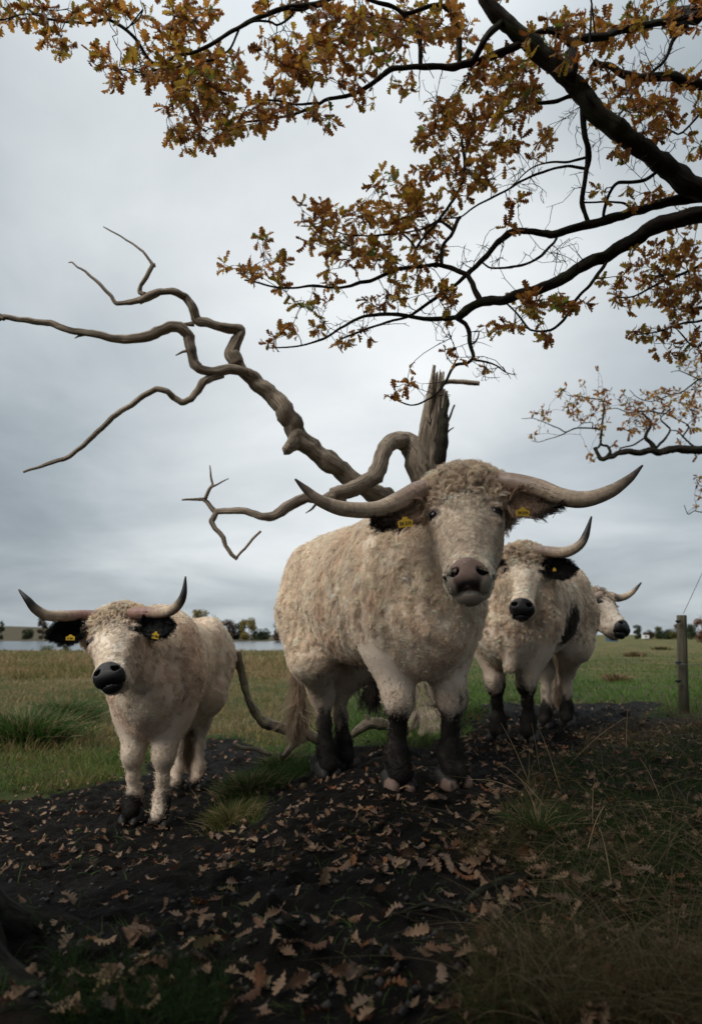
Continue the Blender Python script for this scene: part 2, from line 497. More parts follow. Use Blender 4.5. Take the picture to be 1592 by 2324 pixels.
def axis_grid(lo, hi, step, far_lo, far_hi, ratio):
    c = list(np.arange(lo, hi + 1e-6, step))
    s, x = step, hi
    while x < far_hi: s *= ratio; x += s; c.append(x)
    s, x = step, lo; pre = []
    while x > far_lo: s *= ratio; x -= s; pre.append(x)
    return np.array(pre[::-1] + c)
xs = axis_grid(-2.9, 3.4, .022, -1500, 1500, 1.075)
ys = axis_grid(1.0, 6.6, .022, -60, 2600, 1.045)
gx, gy = np.meshgrid(xs, ys, indexing='ij')
gm = mudmask(gx, gy)
gzv = gz(gx, gy, gm)
nx_, ny_ = gx.shape
ii = (np.arange(nx_ - 1)[:, None] * ny_ + np.arange(ny_ - 1)[None]).ravel()
gq = np.stack([ii, ii + ny_, ii + ny_ + 1, ii + 1], -1)
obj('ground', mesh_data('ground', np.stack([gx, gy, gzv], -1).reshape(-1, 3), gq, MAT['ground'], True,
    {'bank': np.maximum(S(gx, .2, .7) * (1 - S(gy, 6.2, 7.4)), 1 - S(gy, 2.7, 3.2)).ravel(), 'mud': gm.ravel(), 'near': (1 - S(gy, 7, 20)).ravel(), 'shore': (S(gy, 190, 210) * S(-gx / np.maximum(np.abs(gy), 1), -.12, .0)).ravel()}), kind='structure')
lw = np.array([(-420, 66, 0), (40, 66, 0), (40, 238, 0), (-420, 238, 0)], float)
obj('lake', mesh_data('lake', lw, np.array([[0, 1, 2, 3]]), MAT['water']), loc=(0, 0, -1.30), kind='structure')
# ------------------------------------------------------------------ implicit surfaces for the animals
def p_cap(a, b, ra, rb, k=.05):
    a, b = np.asarray(a, float), np.asarray(b, float); ab = b - a; L = ab @ ab
    def f(p):
        t = np.clip((p - a) @ ab / L, 0, 1)
        return np.linalg.norm(p - a - t[:, None] * ab, axis=1) - (ra + (rb - ra) * t)
    r = max(ra, rb)
    return f, k, np.minimum(a, b) - r, np.maximum(a, b) + r, 1
def p_ell(c, r, k=.05, R=None, sign=1):
    c, r = np.asarray(c, float), np.asarray(r, float)
    def f(p):
        q = p - c
        if R is not None: q = q @ R
        q = q / r
        l = np.linalg.norm(q, axis=1)
        g = np.linalg.norm(q / r, axis=1)
        return l * (l - 1) / np.maximum(g, 1e-6)
    m = r.max()
    return f, k, c - m, c + m, sign
def p_loft(xs_, zc, hh, hw, k=.08, e=2.3, tap=None):
    xs_ = np.asarray(xs_)
    tap = np.zeros(len(xs_)) if tap is None else tap
    def f(p):
        x = np.clip(p[:, 0], xs_[0], xs_[-1])
        a, b, c = np.interp(x, xs_, zc), np.interp(x, xs_, hh), np.interp(x, xs_, hw)
        c = c * (1 - np.interp(x, xs_, tap) * np.clip((a - p[:, 2]) / b, -.1, 1))
        q = (np.abs(p[:, 1] / c) ** e + np.abs((p[:, 2] - a) / b) ** e) ** (1 / e)
        d = (q - 1) * np.minimum(b, c)
        dx = np.abs(p[:, 0] - x)
        return np.where(dx > 0, np.sqrt(np.maximum(d, 0) ** 2 + dx ** 2) + np.minimum(d, 0) * 0, d)
    return f, k, np.array([xs_[0], -max(hw), min(np.array(zc) - hh)]), np.array([xs_[-1], max(hw), max(np.array(zc) + hh)]), 1
def in_frame(prim, o, R, s):
    """a primitive given in head coordinates (down the face, out of the face, to the animal's left) -> body coordinates"""
    f, k, lo, hi, sg = prim
    c = (lo + hi) / 2; rad = np.linalg.norm(hi - lo) / 2 * s
    cw = o + R @ (c * s)
    return (lambda p: f(((p - o) @ R) / s) * s), k * s, cw - rad, cw + rad, sg
def smin(a, b, k):
    h = np.maximum(k - np.abs(a - b), 0) / k
    return np.minimum(a, b) - h * h * k * .25
def sdf_pts(prims, p):
    F = np.full(len(p), 1.0)
    for f, k, lo, hi, sg in prims:
        d = f(p)
        F = smin(F, d, k) if sg > 0 else -smin(-F, d, k)
    return F
def sdf_mesh(prims, h, lo=None, hi=None):
    pos = [q for q in prims if q[4] > 0]
    if lo is None:
        lo = np.min([q[2] for q in pos], 0) - 3 * h; hi = np.max([q[3] for q in pos], 0) + 3 * h
    n = np.ceil((hi - lo) / h).astype(int) + 1
    F = np.full(n, 1.0, np.float32)
    ax = [lo[i] + h * np.arange(n[i]) for i in range(3)]
    for f, k, a, b, sg in prims:
        m = k + 2 * h
        i0 = np.clip(np.floor((a - m - lo) / h).astype(int), 0, n); i1 = np.clip(np.ceil((b + m - lo) / h).astype(int) + 1, 0, n)
        if np.any(i1 <= i0): continue
        sl = tuple(slice(i0[j], i1[j]) for j in range(3))
        g = np.stack(np.meshgrid(*[ax[j][sl[j]] for j in range(3)], indexing='ij'), -1).reshape(-1, 3)
        d = f(g).reshape(F[sl].shape)
        F[sl] = smin(F[sl], d, k) if sg > 0 else -smin(-F[sl], d, k)
    return surface_nets(F, lo, h)
def surface_nets(F, o, h):
    Sg = F < 0
    off = [(i, j, k) for i in (0, 1) for j in (0, 1) for k in (0, 1)]
    n = F.shape
    def cs(A, d): return A[d[0]:n[0] - 1 + d[0], d[1]:n[1] - 1 + d[1], d[2]:n[2] - 1 + d[2]]
    cnt = sum(cs(Sg, d).astype(np.int8) for d in off)
    idx = np.argwhere((cnt > 0) & (cnt < 8))
    V = np.stack([F[idx[:, 0] + d[0], idx[:, 1] + d[1], idx[:, 2] + d[2]] for d in off], 1)
    acc = np.zeros((len(idx), 3)); c = np.zeros(len(idx))
    for a in range(8):
        for b in range(a + 1, 8):
            da, db = np.array(off[a]), np.array(off[b])
            if np.abs(da - db).sum() != 1: continue
            m = (V[:, a] < 0) != (V[:, b] < 0)
            t = V[m, a] / (V[m, a] - V[m, b])
            acc[m] += da + t[:, None] * (db - da); c[m] += 1
    v = o + h * (idx + acc / c[:, None])
    vid = np.full(tuple(np.array(n) - 1), -1, np.int64); vid[tuple(idx.T)] = np.arange(len(idx))
    Q = []
    for ax_ in range(3):
        u, w = (ax_ + 1) % 3, (ax_ + 2) % 3
        s0 = [slice(1, -1)] * 3; s0[ax_] = slice(0, -1)
        s1 = [slice(1, -1)] * 3; s1[ax_] = slice(1, None)
        e = np.argwhere(Sg[tuple(s0)] != Sg[tuple(s1)])
        e = e + 1; e[:, ax_] -= 1
        flip = ~Sg[e[:, 0], e[:, 1], e[:, 2]]
        def cell(du, dw):
            q = e.copy(); q[:, u] += du; q[:, w] += dw
            return vid[q[:, 0], q[:, 1], q[:, 2]]
        q = np.stack([cell(-1, -1), cell(0, -1), cell(0, 0), cell(-1, 0)], 1)
        q[flip] = q[flip][:, ::-1]
        Q.append(q)
    Q = np.concatenate(Q)
    return v, Q[(Q >= 0).all(1)]
def sample_surface(v, q, n, rg):
    tri = np.concatenate([q[:, [0, 1, 2]], q[:, [0, 2, 3]]]) if q.shape[1] == 4 else q
    a, b, c = v[tri[:, 0]], v[tri[:, 1]], v[tri[:, 2]]
    cr = np.cross(b - a, c - a); ar = np.linalg.norm(cr, axis=1)
    vn = np.zeros_like(v)
    for j in range(3): np.add.at(vn, tri[:, j], cr)
    vn = unit(vn)
    i = rg.choice(len(tri), n, p=ar / ar.sum())
    r1, r2 = np.sqrt(rg.random(n)), rg.random(n)
    w = np.stack([1 - r1, r1 * (1 - r2), r1 * r2], 1)
    t = tri[i]
    p = (v[t] * w[..., None]).sum(1)
    nn = unit((vn[t] * w[..., None]).sum(1))
    return p, nn
def grow(p, n, flow, L, lift, amp, turns, col, rg, per=16, spread=.018, K=8, r0=.0011, r1=.0004, conv=.7, colvar=.17, droop=0.0, jitter=.35):
    """locks of hair: p,n,flow (g,3); L,lift,amp,turns (g,) -> points, radii, colours"""
    g = len(p)
    flow = flow - n * (flow * n).sum(1, keepdims=True)
    bad = np.linalg.norm(flow, axis=1) < 1e-3
    flow[bad] = np.cross(n[bad], [0.3, .9, .2])
    flow = unit(flow)
    side = np.cross(n, flow)
    ang = rg.normal(0, jitter, g)
    fl = flow * np.cos(ang)[:, None] + side * np.sin(ang)[:, None]
    sd2 = np.cross(n, fl)
    s = np.linspace(0, 1, K)
    Lc = L[:, None] * rg.uniform(.75, 1.2, (g, per))
    off = rg.normal(0, 1, (g, per, 2)) * spread
    ph = rg.uniform(0, 2 * np.pi, g)[:, None] + rg.normal(0, .35, (g, per))
    hand = rg.choice([-1, 1], g)
    base = p[:, None] + off[..., :1] * fl[:, None] + off[..., 1:] * sd2[:, None] - n[:, None] * .004
    cl, sl_ = np.cos(lift), np.sin(lift)
    d = fl * cl[:, None] + n * sl_[:, None]
    e2 = np.cross(d, sd2)
    pts = base[:, :, None, :] + (d[:, None, None, :] * Lc[..., None, None]) * s[None, None, :, None]
    # locks draw together
    pull = (off[..., :1] * fl[:, None] + off[..., 1:] * sd2[:, None])
    pts = pts - pull[:, :, None, :] * (conv * s ** 1.2)[None, None, :, None]
    th = 2 * np.pi * turns[:, None, None] * s[None, None] * hand[:, None, None] + ph[..., None]
    am = (amp[:, None] * rg.uniform(.7, 1.25, (g, per)))[..., None] * np.sqrt(s)[None, None]
    c1 = (np.cos(th) - np.cos(ph)[..., None] * (1 - s)) * am
    c2 = (np.sin(th) - np.sin(ph)[..., None] * (1 - s)) * am
    pts = pts + c1[..., None] * sd2[:, None, None, :] + c2[..., None] * e2[:, None, None, :]
    pts[..., 2] -= droop * (s ** 2)[None, None] * Lc[..., None]
    rad = (r0 + (r1 - r0) * s)[None] * rg.uniform(.7, 1.3, (g * per, 1))
    cc = col[:, None] * (1 + rg.normal(0, colvar, (g, 1, 1))) * (1 + rg.normal(0, colvar * .6, (g, per, 1)))
    return pts.reshape(-1, K, 3), rad, np.clip(cc, .002, .95).reshape(-1, 3)

# ------------------------------------------------------------------ one animal
def head_prims(bull):   # bull: breadth of the skull
    w = bull
    E = [p_ell((.085, -.105, 0), (.125, .125, .130 * w), .05),
         p_ell((.14, -.062, 0), (.16, .072, .122 * w), .05),
         p_cap((.16, -.10, 0), (.44, -.085, 0), .116 * w, .074, .05),
         p_cap((.16, -.045, 0), (.44, -.030, 0), .064, .050, .04)]
    for s in (-1, 1):
        E += [p_ell((.185, -.070, s * .098 * w), (.068, .052, .036), .03),
              p_ell((.158, -.030, s * .106 * w), (.022, .024, .034), .020),
              p_ell((.214, -.040, s * .100 * w), (.018, .022, .026), .020),
              p_cap((.13, -.205, s * .055), (.44, -.150, s * .03), .072, .046, .05),
              p_ell((.20, -.15, s * .082), (.11, .09, .045), .05),
              p_cap((.24, -.06, s * .075), (.40, -.055, s * .055), .030, .026, .03),
              p_ell((.470, -.042, s * .050), (.040, .036, .032), .022),
              p_ell((.498, -.062, s * .048), (.038, .048, .032), .025)]
    E += [p_ell((.468, -.070, 0), (.058, .070, .074), .04),
          p_ell((.488, -.036, 0), (.042, .030, .058), .022),
          p_ell((.522, -.092, 0), (.040, .044, .052), .008),
          p_ell((.07, -.10, 0), (.10, .09, .145 * w), .05)]
    for s in (-1, 1):
        R = np.array(Matrix.Rotation(s * .7, 3, 'Y'))
        E += [p_ell((.494, -.006, s * .044), (.012, .026, .018), .008, R, -1),
              p_ell((.490, -.012, s * .060), (.010, .026, .012), .008, None, -1),
              p_ell((.188, -.034, s * .128 * w), (.018, .024, .018), .012, None, -1)]
    arc = [(.538 - .014 * (q / .09) ** 2, -.056 - .055 * (abs(q) / .09) ** 1.6, q) for q in np.linspace(-.095, .095, 9)]
    for a, b in zip(arc[:-1], arc[1:]): E.append(p_cap(a, b, .0075, .0075, .008)[:4] + (-1,))
    return E
def make_animal(cfg):
    rg = np.random.default_rng(cfg['seed'])
    bull = cfg.get('bull', False)
    sk = cfg.get('skull', 1.06)
    B = cfg.get('size', 1.0); wf = cfg.get('width', 1.0)
    hv = [np.asarray(q, float) for q in cfg['hooves']]         # world: front left, front right, rear left, rear right
    fm, rm = (hv[0] + hv[1]) / 2, (hv[2] + hv[3]) / 2
    yaw = math.atan2(fm[1] - rm[1], fm[0] - rm[0])
    mid = (fm + rm) / 2
    root = empty(cfg['name'], mid, yaw, label=cfg['label'], category=cfg['category'], group='horned white cattle')
    cy, sy = math.cos(yaw), math.sin(yaw)
    RW = np.array([[cy, -sy, 0], [sy, cy, 0], [0, 0, 1.]])     # local -> world
    def W2L(p): return (np.asarray(p, float) - mid) @ RW
    def V2L(v): return np.asarray(v, float) @ RW
    hl = [W2L(q) for q in hv]
    xf, xr = (hl[0][0] + hl[1][0]) / 2, (hl[2][0] + hl[3][0]) / 2
    zf, zr = (hl[0][2] + hl[1][2]) / 2, (hl[2][2] + hl[3][2]) / 2
    L = xf - xr
    # head frame
    poll, muz = W2L(cfg['poll']), W2L(cfg['muzzle'])
    a = unit(muz - poll)
    l = V2L(cfg['left']); l = unit(l - a * (l @ a)); nrm = np.cross(a, l)
    hs = np.linalg.norm(muz - poll) / .50 * cfg.get('head_k', 1.0)
    HR = np.stack([a, nrm, l], 1)
    def H(q): return poll + HR @ (np.asarray(q, float) * hs)
    # trunk: t 0 at the rear hooves, 1 at the front hooves
    ts = np.array([-.26, -.20, -.08, .08, .28, .52, .76, .95, 1.08, 1.17, 1.21])
    top = np.array([1.08, 1.20, 1.30, 1.32, 1.29, 1.28, 1.32, 1.36, 1.28, 1.14, 1.02]) * B
    bot = np.array([.97, .88, .80, .72, .64, .60, .595, .575, .58, .65, .75]) * B - cfg.get('brisket', 0) * S(ts, .7, 1.0)
    hw = np.array([.11, .20, .29, .325, .34, .365, .335, .305, .26, .17, .08]) * B * wf
    tx = np.linspace(ts[0], ts[-1], 80)
    def sm(vv):
        q = np.interp(tx, ts, vv); kk = np.ones(7) / 7
        return np.convolve(np.pad(q, 3, 'edge'), kk, 'valid')
    slope = zr + (zf - zr) * tx
    tu = cfg.get('top_up', 0.0) * (1 - .55 * S(tx, .35, .95))
    tp, bt, wd = sm(top) + slope * .5 + tu, sm(bot) + slope, sm(hw)
    body = [p_loft(xr + L * tx, (tp + bt) / 2, (tp - bt) / 2, wd, .1, 2.3, .12 + .38 * S(tx, .6, 1.0) + .15 * (1 - S(tx, -.1, .2)))]
    # shoulders, haunches, neck
    for s, hf, hb in ((1, hl[0], hl[2]), (-1, hl[1], hl[3])):
        body += [p_ell((xf - .05, s * .20 * B * wf, zf + .94 * B), (.19 * B, .15 * B, .30 * B), .08),
                 p_ell((xr + .10 * B, s * .235 * B * wf, zr + 1.20 * B + cfg.get('top_up', 0) * .7), (.09 * B, .07 * B, .08 * B), .09),
                 p_ell((xr - .02, s * .20 * B * wf, zr + 1.02 * B + cfg.get('top_up', 0) * .6), (.25 * B, .16 * B, .30 * B), .08)]
    nb = np.array([xf - .10, 0, zf + 1.04 * B])
    back, jaw = H((.06, -.15, 0)), H((.17, -.23, 0))
    nk = cfg.get('neck', 1.0)
    m1 = nb * .45 + back * .55 + np.array([0, 0, cfg.get('neck_dz', -.02)])
    neck = [p_cap(nb, m1, .27 * B * nk, .19 * B * nk, .12), p_cap(m1, back, .19 * B * nk, .115 * hs, .06)]
    ch = np.array([xf + .10, 0, zf + .78 * B])
    m2 = jaw * .6 + ch * .4
    neck += [p_cap(ch, m2, .22 * B * nk, .13 * B * nk, .12), p_cap(m2, jaw, .13 * B * nk, .08 * hs, .06), p_cap(ch, np.array([xf + .04, 0, zf + .67 * B]), .17 * B, .12 * B, .1)]
    legs = []
    lk = cfg.get('leg', 1.0)
    for i, s in ((0, 1), (1, -1)):
        h = hl[i]
        sh = np.array([xf - .06, s * .20 * B * wf, zf + .86 * B])
        el = np.array([xf - .05 + .3 * (h[0] - xf), (s * .205 * wf * B + h[1]) / 2, zf + .66 * B])
        kn = np.array([h[0] * .8 + xf * .2 + .02, h[1] * .95 + s * .01, h[2] + .40 * B])
        ft = h + [-.01, 0, .145 * B]
        legs += [p_cap(sh, el, .155 * B, .120 * B, .10), p_cap(el, kn, .120 * B, .066 * B * lk, .07),
                 p_ell(kn, np.array([.072, .068, .085]) * B * lk, .04),
                 p_cap(kn, (kn + ft) / 2, .050 * B * lk, .038 * B * lk, .03), p_cap((kn + ft) / 2, ft, .038 * B * lk, .046 * B * lk, .03), p_ell(ft, np.array([.060, .060, .06]) * B * lk, .03),
                 p_cap(ft, h + [.03, 0, .065 * B], .052 * B * lk, .060 * B * lk, .02)]
    for i, s in ((2, 1), (3, -1)):
        h = hl[i]
        hp = np.array([xr - .0, s * .20 * B * wf, zr + .98 * B])
        stf = np.array([xr + .14 * B, s * .21 * B * wf, zr + .72 * B])
        hk = np.array([h[0] - .10 * B, h[1], h[2] + .47 * B])
        ft = h + [-.02, 0, .145 * B]
        legs += [p_cap(hp, stf, .20 * B, .15 * B, .10), p_cap(stf, hk, .145 * B, .062 * B * lk, .08),
                 p_cap(np.array([xr - .13 * B, s * .16 * B, zr + .80 * B]), hk, .11 * B, .058 * B * lk, .08),
                 p_ell(hk, np.array([.07, .055, .085]) * B * lk, .04),
                 p_cap(hk, (hk + ft) / 2, .052 * B * lk, .041 * B * lk, .03), p_cap((hk + ft) / 2, ft, .041 * B * lk, .046 * B * lk, .03), p_ell(ft, np.array([.06, .06, .06]) * B * lk, .03),
                 p_cap(ft, h + [.03, 0, .065 * B], .052 * B * lk, .058 * B * lk, .02)]
    hp_ = [in_frame(q, poll, HR, hs) for q in head_prims(sk)]
    hpos = [q for q in hp_ if q[4] > 0]; hneg = [q for q in hp_ if q[4] < 0]
    extra = [p_cap(W2L(c[0]), W2L(c[1]), c[2], c[3], .04) for c in cfg.get('extra', [])]
    prims = body + neck + legs + extra + hpos + hneg
    v, q = sdf_mesh(prims, cfg.get('res', .0125))
    # colour of the coat by place on the body
    leg_black = cfg.get('leg_black', .42)
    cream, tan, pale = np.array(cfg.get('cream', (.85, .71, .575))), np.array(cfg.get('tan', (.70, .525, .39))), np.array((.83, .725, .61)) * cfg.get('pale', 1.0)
    spots = [(W2L(c), r) for c, r in cfg.get('spots', [])]
    def coat(p):
        hq = ((p - poll) @ HR) / hs
        dh, db, dl = sdf_pts(hpos, p), sdf_pts(body + neck, p), sdf_pts(legs, p)
        f1 = fbm(p * 3.2, 3, cfg['seed']); f2 = fbm(p * 14, 2, cfg['seed'] + 7)
        t = S(f1 + .25 * f2, -.1, 1.1)[:, None]
        c = cream * (1 - t) + tan * t
        head = S(db - dh, -.03, .05)
        f3 = fbm(p * 38, 3, cfg['seed'] + 3); f4 = fbm(p * 11, 2, cfg['seed'] + 5)
        hcol = pale * (.98 + .17 * f3[:, None] + .18 * f4[:, None])
        side_ = S(np.abs(hq[:, 2]), .06, .15)[:, None] * .45
        hcol = hcol * (1 - side_) + tan * .92 * side_
        c = c * (1 - .85 * head[:, None]) + hcol * (.85 * head[:, None])
        gz_ = zr + (zf - zr) * np.clip((p[:, 0] - xr) / L, 0, 1)
        hz = (p[:, 2] - gz_) / B
        # dust and grime on the underside and the upper legs
        gr = S(-hz, -.60, -.36)[:, None]
        c = c * (1 - .35 * gr) + np.array((.25, .19, .14)) * .35 * gr
        isf = np.abs(p[:, 0] - xf) < np.abs(p[:, 0] - xr)
        lb = np.where(isf, leg_black, cfg.get('rear_black', leg_black))
        f5 = fbm(p * np.array([22, 22, 6.]), 3, cfg['seed'] + 31)
        kb = S(lb + .05 * f2 + .06 * f1 + .09 * f5 - hz, -.07, .05)[:, None]
        if cfg.get('patchy'): kb = kb * S(fbm(p * np.array([9, 9, 4.]), 2, 77) + (lb * .55 - hz)[:, ] * 7, -.15, .25)[:, None]
        c = c * (1 - kb) + np.array((.017, .0145, .0125)) * (1 + 1.3 * S(f2, .1, .8)[:, None]) * kb
        for sc, r in spots:
            d = np.linalg.norm((p - sc) / r, axis=1) + .22 * fbm(p * 9, 3, 5)
            kk = S(-d, -1.1, -.8)[:, None]
            c = c * (1 - kk) + np.array((.095, .08, .066)) * kk
        if bull:
            for s in (-1, 1):
                nn_ = np.linalg.norm((hq - np.array([.495, -.012, s * .052])) / np.array([.026, .03, .032]), axis=1)
                kn_ = S(-nn_, -1.2, -.8)[:, None]; c = c * (1 - kn_) + np.array((.012, .009, .009)) * kn_
        if cfg.get('black_nose'):
            mz = pad_mask(hq)
            c = c * (1 - mz[:, None]) + np.array((.010, .010, .011)) * mz[:, None]
        # darker round the eyes
        for s in (-1, 1):
            e = np.linalg.norm((hq - np.array([.188, -.025, s * .118])) / np.array([.030, .05, .035]), axis=1)
            ke = S(-e, -1.15, -.6)[:, None] * cfg.get('eye_dark', .92)
            c = c * (1 - ke) + np.array((.05, .035, .03)) * ke
        return c, hq, dh, db, dl, hz
    def pad_mask(hq):
        d = np.linalg.norm((hq - np.array([.520, -.035, 0])) / np.array([.086, .101, .096]), axis=1)
        return S(-d, -1.04, -.96)
    vc = coat(v)[0]
    obj('body', mesh_data(cfg['name'] + '_body', v, q, MAT['skin'], True, {'col': vc * .86}), root)
    # ---- muzzle: bare nose skin, finer mesh with nostrils and mouth
    hp2 = head_prims(sk)
    infl = [(lambda p, f=f: f(p) - .0045, k, lo, hi, s) if s > 0 else (f, k, lo, hi, s) for f, k, lo, hi, s in hp2]
    reg = p_ell((.520, -.035, 0), (.085, .098, .094) if not bull else (.092, .098, .080), .01)
    cut = (lambda p: -reg[0](p), .008, reg[2] - .3, reg[3] + .3, -1)
    mv, mq = sdf_mesh(infl + [cut], .0038, np.array([.41, -.20, -.14]), np.array([.62, .04, .14]))
    if bull:
        pk, dk, fu = np.array((.26, .165, .13)), np.array((.020, .016, .015)), np.array((.40, .33, .26))
        f_ = fbm(mv * 24, 3, 3)
        kk = (S(mv[:, 0] + .02 * f_, .485, .530) * (1 - S(np.abs(mv[:, 2]) + .006 * f_, .030, .058)))[:, None]
        mc = pk * (1 - kk) + dk * kk
        ed = S(np.abs(mv[:, 2]) + .008 * f_ + .55 * (mv[:, 0] - .48), .066, .078)[:, None]
        mc = mc * (1 - ed) + fu * ed
        for s in (-1, 1):
            nd_ = np.linalg.norm((mv - np.array([.497, -.012, s * .050])) / np.array([.020, .020, .030]), axis=1)
            kn_ = S(-nd_, -1.1, -.6)[:, None]; mc = mc * (1 - kn_) + np.array((.012, .009, .009)) * kn_
        lo_ = S(mv[:, 0] + .01 * f_, .540, .556)[:, None]
        mc = mc * (1 - lo_) + np.array((.34, .27, .21)) * lo_
    else:
        mc = np.tile(np.array((.011, .011, .012)), (len(mv), 1))
    obj('muzzle', mesh_data(cfg['name'] + '_muzzle', poll + (mv * hs) @ HR.T, mq, MAT['nose'], True, {'col': mc}), root)
    # ---- eyes
    w = sk
    th, phv = np.meshgrid(np.linspace(0, np.pi, 9), np.linspace(0, 2 * np.pi, 14, endpoint=False), indexing='ij')
    sv = np.stack([np.sin(th) * np.cos(phv), np.sin(th) * np.sin(phv), np.cos(th)], -1).reshape(-1, 3)
    sq = np.array([[i * 14 + j, (i + 1) * 14 + j, (i + 1) * 14 + (j + 1) % 14, i * 14 + (j + 1) % 14] for i in range(8) for j in range(14)])
    for s in (-1, 1):
        obj('eye', mesh_data('eye', H((.188, -.031, s * .110 * w)) + sv * .0255 * hs, sq, MAT['eye']), root)
    # ---- horns
    for hn in cfg['horns']:
        pp = np.array([W2L(P(x, y, d)) for x, y, d, r in hn])
        rr = np.array([r * d / F_ for x, y, d, r in hn]) * cfg.get('horn_k', 1.0)
        pp, rr = catmull(pp, rr, 7)
        tv, tf, ta = tube(pp, rr, 20, .03, 12, cfg['seed'])
        f = np.append(np.repeat(np.linspace(0, 1, len(pp)), 20), [0, 1])
        if len(tv) > len(f): f = np.append(f, 1)
        base_c, mid_c, tip_c = np.array(cfg.get('horn_base', (.36, .265, .21))), np.array((.56, .45, .33)), np.array((.022, .018, .017))
        k1, k2 = S(f, .15, .42)[:, None], S(f, *cfg.get('horn_dark', (.62, .92)))[:, None]
        hc = base_c * (1 - k1) + mid_c * k1
        if cfg.get('horn_grey') is not None: tip_c = np.array(cfg['horn_grey'])
        hc = hc * (1 - k2) + tip_c * k2
        ta['col'] = hc
        obj('horn', mesh_data('horn', tv, tf, MAT['horn'], True, ta), root)
    # ---- ears
    hp_pts, hp_rad, hp_col = [], [], []
    ecol = np.array(cfg['ear_col'])
    for (bx, by, bd), (tx_, ty_, td), wpx in cfg['ears']:
        b0, t0 = W2L(P(bx, by, bd)), W2L(P(tx_, ty_, td))
        ax_ = unit(t0 - b0); Le = np.linalg.norm(t0 - b0)
        front = V2L(np.array([0, -1., .1])); front = unit(front - ax_ * (front @ ax_))
        up = np.cross(ax_, front)
        if V2L(up)[2] < 0 or up[2] < 0: up = -up
        We = wpx * bd / F_ / 2
        nt_, nu_ = 14, 11
        t, u = np.meshgrid(np.linspace(0, 1, nt_), np.linspace(-1, 1, nu_), indexing='ij')
        wt = We * np.clip(np.sin(np.pi * np.clip(t, 0, 1) ** .8 * .93 + .12), .03, 1) ** .7
        cup = .55 * We * (1 - u ** 2) * (1 - .6 * t)
        mpos = b0 + ax_ * (t * Le)[..., None] + up * (u * wt - .25 * We * t ** 2)[..., None] - front * cup[..., None]
        mf = mpos.reshape(-1, 3); mb = mf - front * .008
        i = (np.arange(nt_ - 1)[:, None] * nu_ + np.arange(nu_ - 1)[None]).ravel()
        qf = np.stack([i, i + 1, i + nu_ + 1, i + nu_], -1)
        N0 = nt_ * nu_
        rim = np.concatenate([np.arange(nu_), np.arange(1, nt_) * nu_ + nu_ - 1, (nt_ - 1) * nu_ + np.arange(nu_ - 2, -1, -1), np.arange(nt_ - 2, -1, -1) * nu_])
        rq = np.stack([rim[:-1], rim[1:], rim[1:] + N0, rim[:-1] + N0], -1)
        ev = np.concatenate([mf, mb]); eq = np.concatenate([qf, qf[:, ::-1] + N0, rq])
        er = (ev - b0) @ ax_ / Le
        ec = np.tile(ecol, (len(ev), 1))
        if bull:
            k_ = S(er, .35, .75)[:, None]
            ec = np.array((.26, .18, .13)) * (1 - k_) + ecol * k_
        ear = obj('ear', mesh_data('ear', ev, eq, MAT['skin'], True, {'col': ec}), root)
        p_, n_ = sample_surface(ev, eq, cfg.get('ear_hair', 260), rg)
        fr = np.clip(((p_ - b0) @ ax_) / Le, 0, 1)
        hc = np.tile(ecol, (len(p_), 1))
        if bull:
            k_ = S(fr + .15 * rg.normal(size=len(fr)), .3, .7)[:, None]
            hc = np.array((.34, .24, .17)) * (1 - k_) + ecol * k_
        flow_ = np.tile(ax_ * .8 + np.array([0, 0, -.45]), (len(p_), 1))
        a_, b_, c_ = grow(p_, n_, flow_, np.full(len(p_), .042 * hs), rg.uniform(.15, .6, len(p_)), np.full(len(p_), .004), np.full(len(p_), .7), hc, rg, per=14, spread=.012, r0=.0011)
        strands('ear_hair', a_, b_, c_, MAT['hair'], ear)
    # ---- ear tags
    for (x, y, d, w_, h_, roll, txt) in cfg.get('tags', []):
        c0 = W2L(P(x, y, d)); w2, h2 = w_ * d / F_ / 2, h_ * d / F_ / 2
        fr_ = unit(V2L(np.array([-.1, -1, -.05]))); r_ = unit(np.cross(np.array([0, 0, 1.]), -fr_)); r_ = -r_ if V2L([1, 0, 0]) @ r_ < 0 else r_
        u_ = np.cross(fr_, r_); u_ = u_ if u_[2] > 0 else -u_
        r2, u2 = r_ * math.cos(roll) + u_ * math.sin(roll), u_ * math.cos(roll) - r_ * math.sin(roll)
        outl = [(-1, -1), (1, -1), (1.05, .55), (.45, .9), (.28, 1.5), (-.28, 1.5), (-.45, .9), (-1.05, .55)]
        tv = np.array([c0 + r2 * (i * w2) + u2 * (j * h2) + fr_ * kz for kz in (.0015, -.0015) for i, j in outl])
        no = len(outl)
        tf = [np.array([list(range(no)), list(range(2 * no - 1, no - 1, -1))]), np.array([[i, i + no, (i + 1) % no + no, (i + 1) % no] for i in range(no)])]
        tag = obj('ear_tag', mesh_data('ear_tag', tv, tf, MAT['tag'], False), root)
        if txt:
            fc = bpy.data.curves.new('tag_number', 'FONT')
            fc.body = txt; fc.size = h2 * 1.25; fc.align_x = 'CENTER'; fc.align_y = 'CENTER'; fc.extrude = .0003
            fc.offset = h2 * .02
            fc.materials.append(MAT['tag_ink'])
            tmp = bpy.data.objects.new('tmp', fc); C.objects.link(tmp)
            bpy.context.view_layer.update()
            tme = bpy.data.meshes.new_from_object(tmp.evaluated_get(bpy.context.evaluated_depsgraph_get()))
            bpy.data.objects.remove(tmp)
            to = obj('tag_number', tme, tag)
            z_ = np.cross(r2, u2)
            M4 = Matrix(((r2[0] * .82, u2[0], z_[0], 0), (r2[1] * .82, u2[1], z_[1], 0), (r2[2] * .82, u2[2], z_[2], 0), (0, 0, 0, 1)))
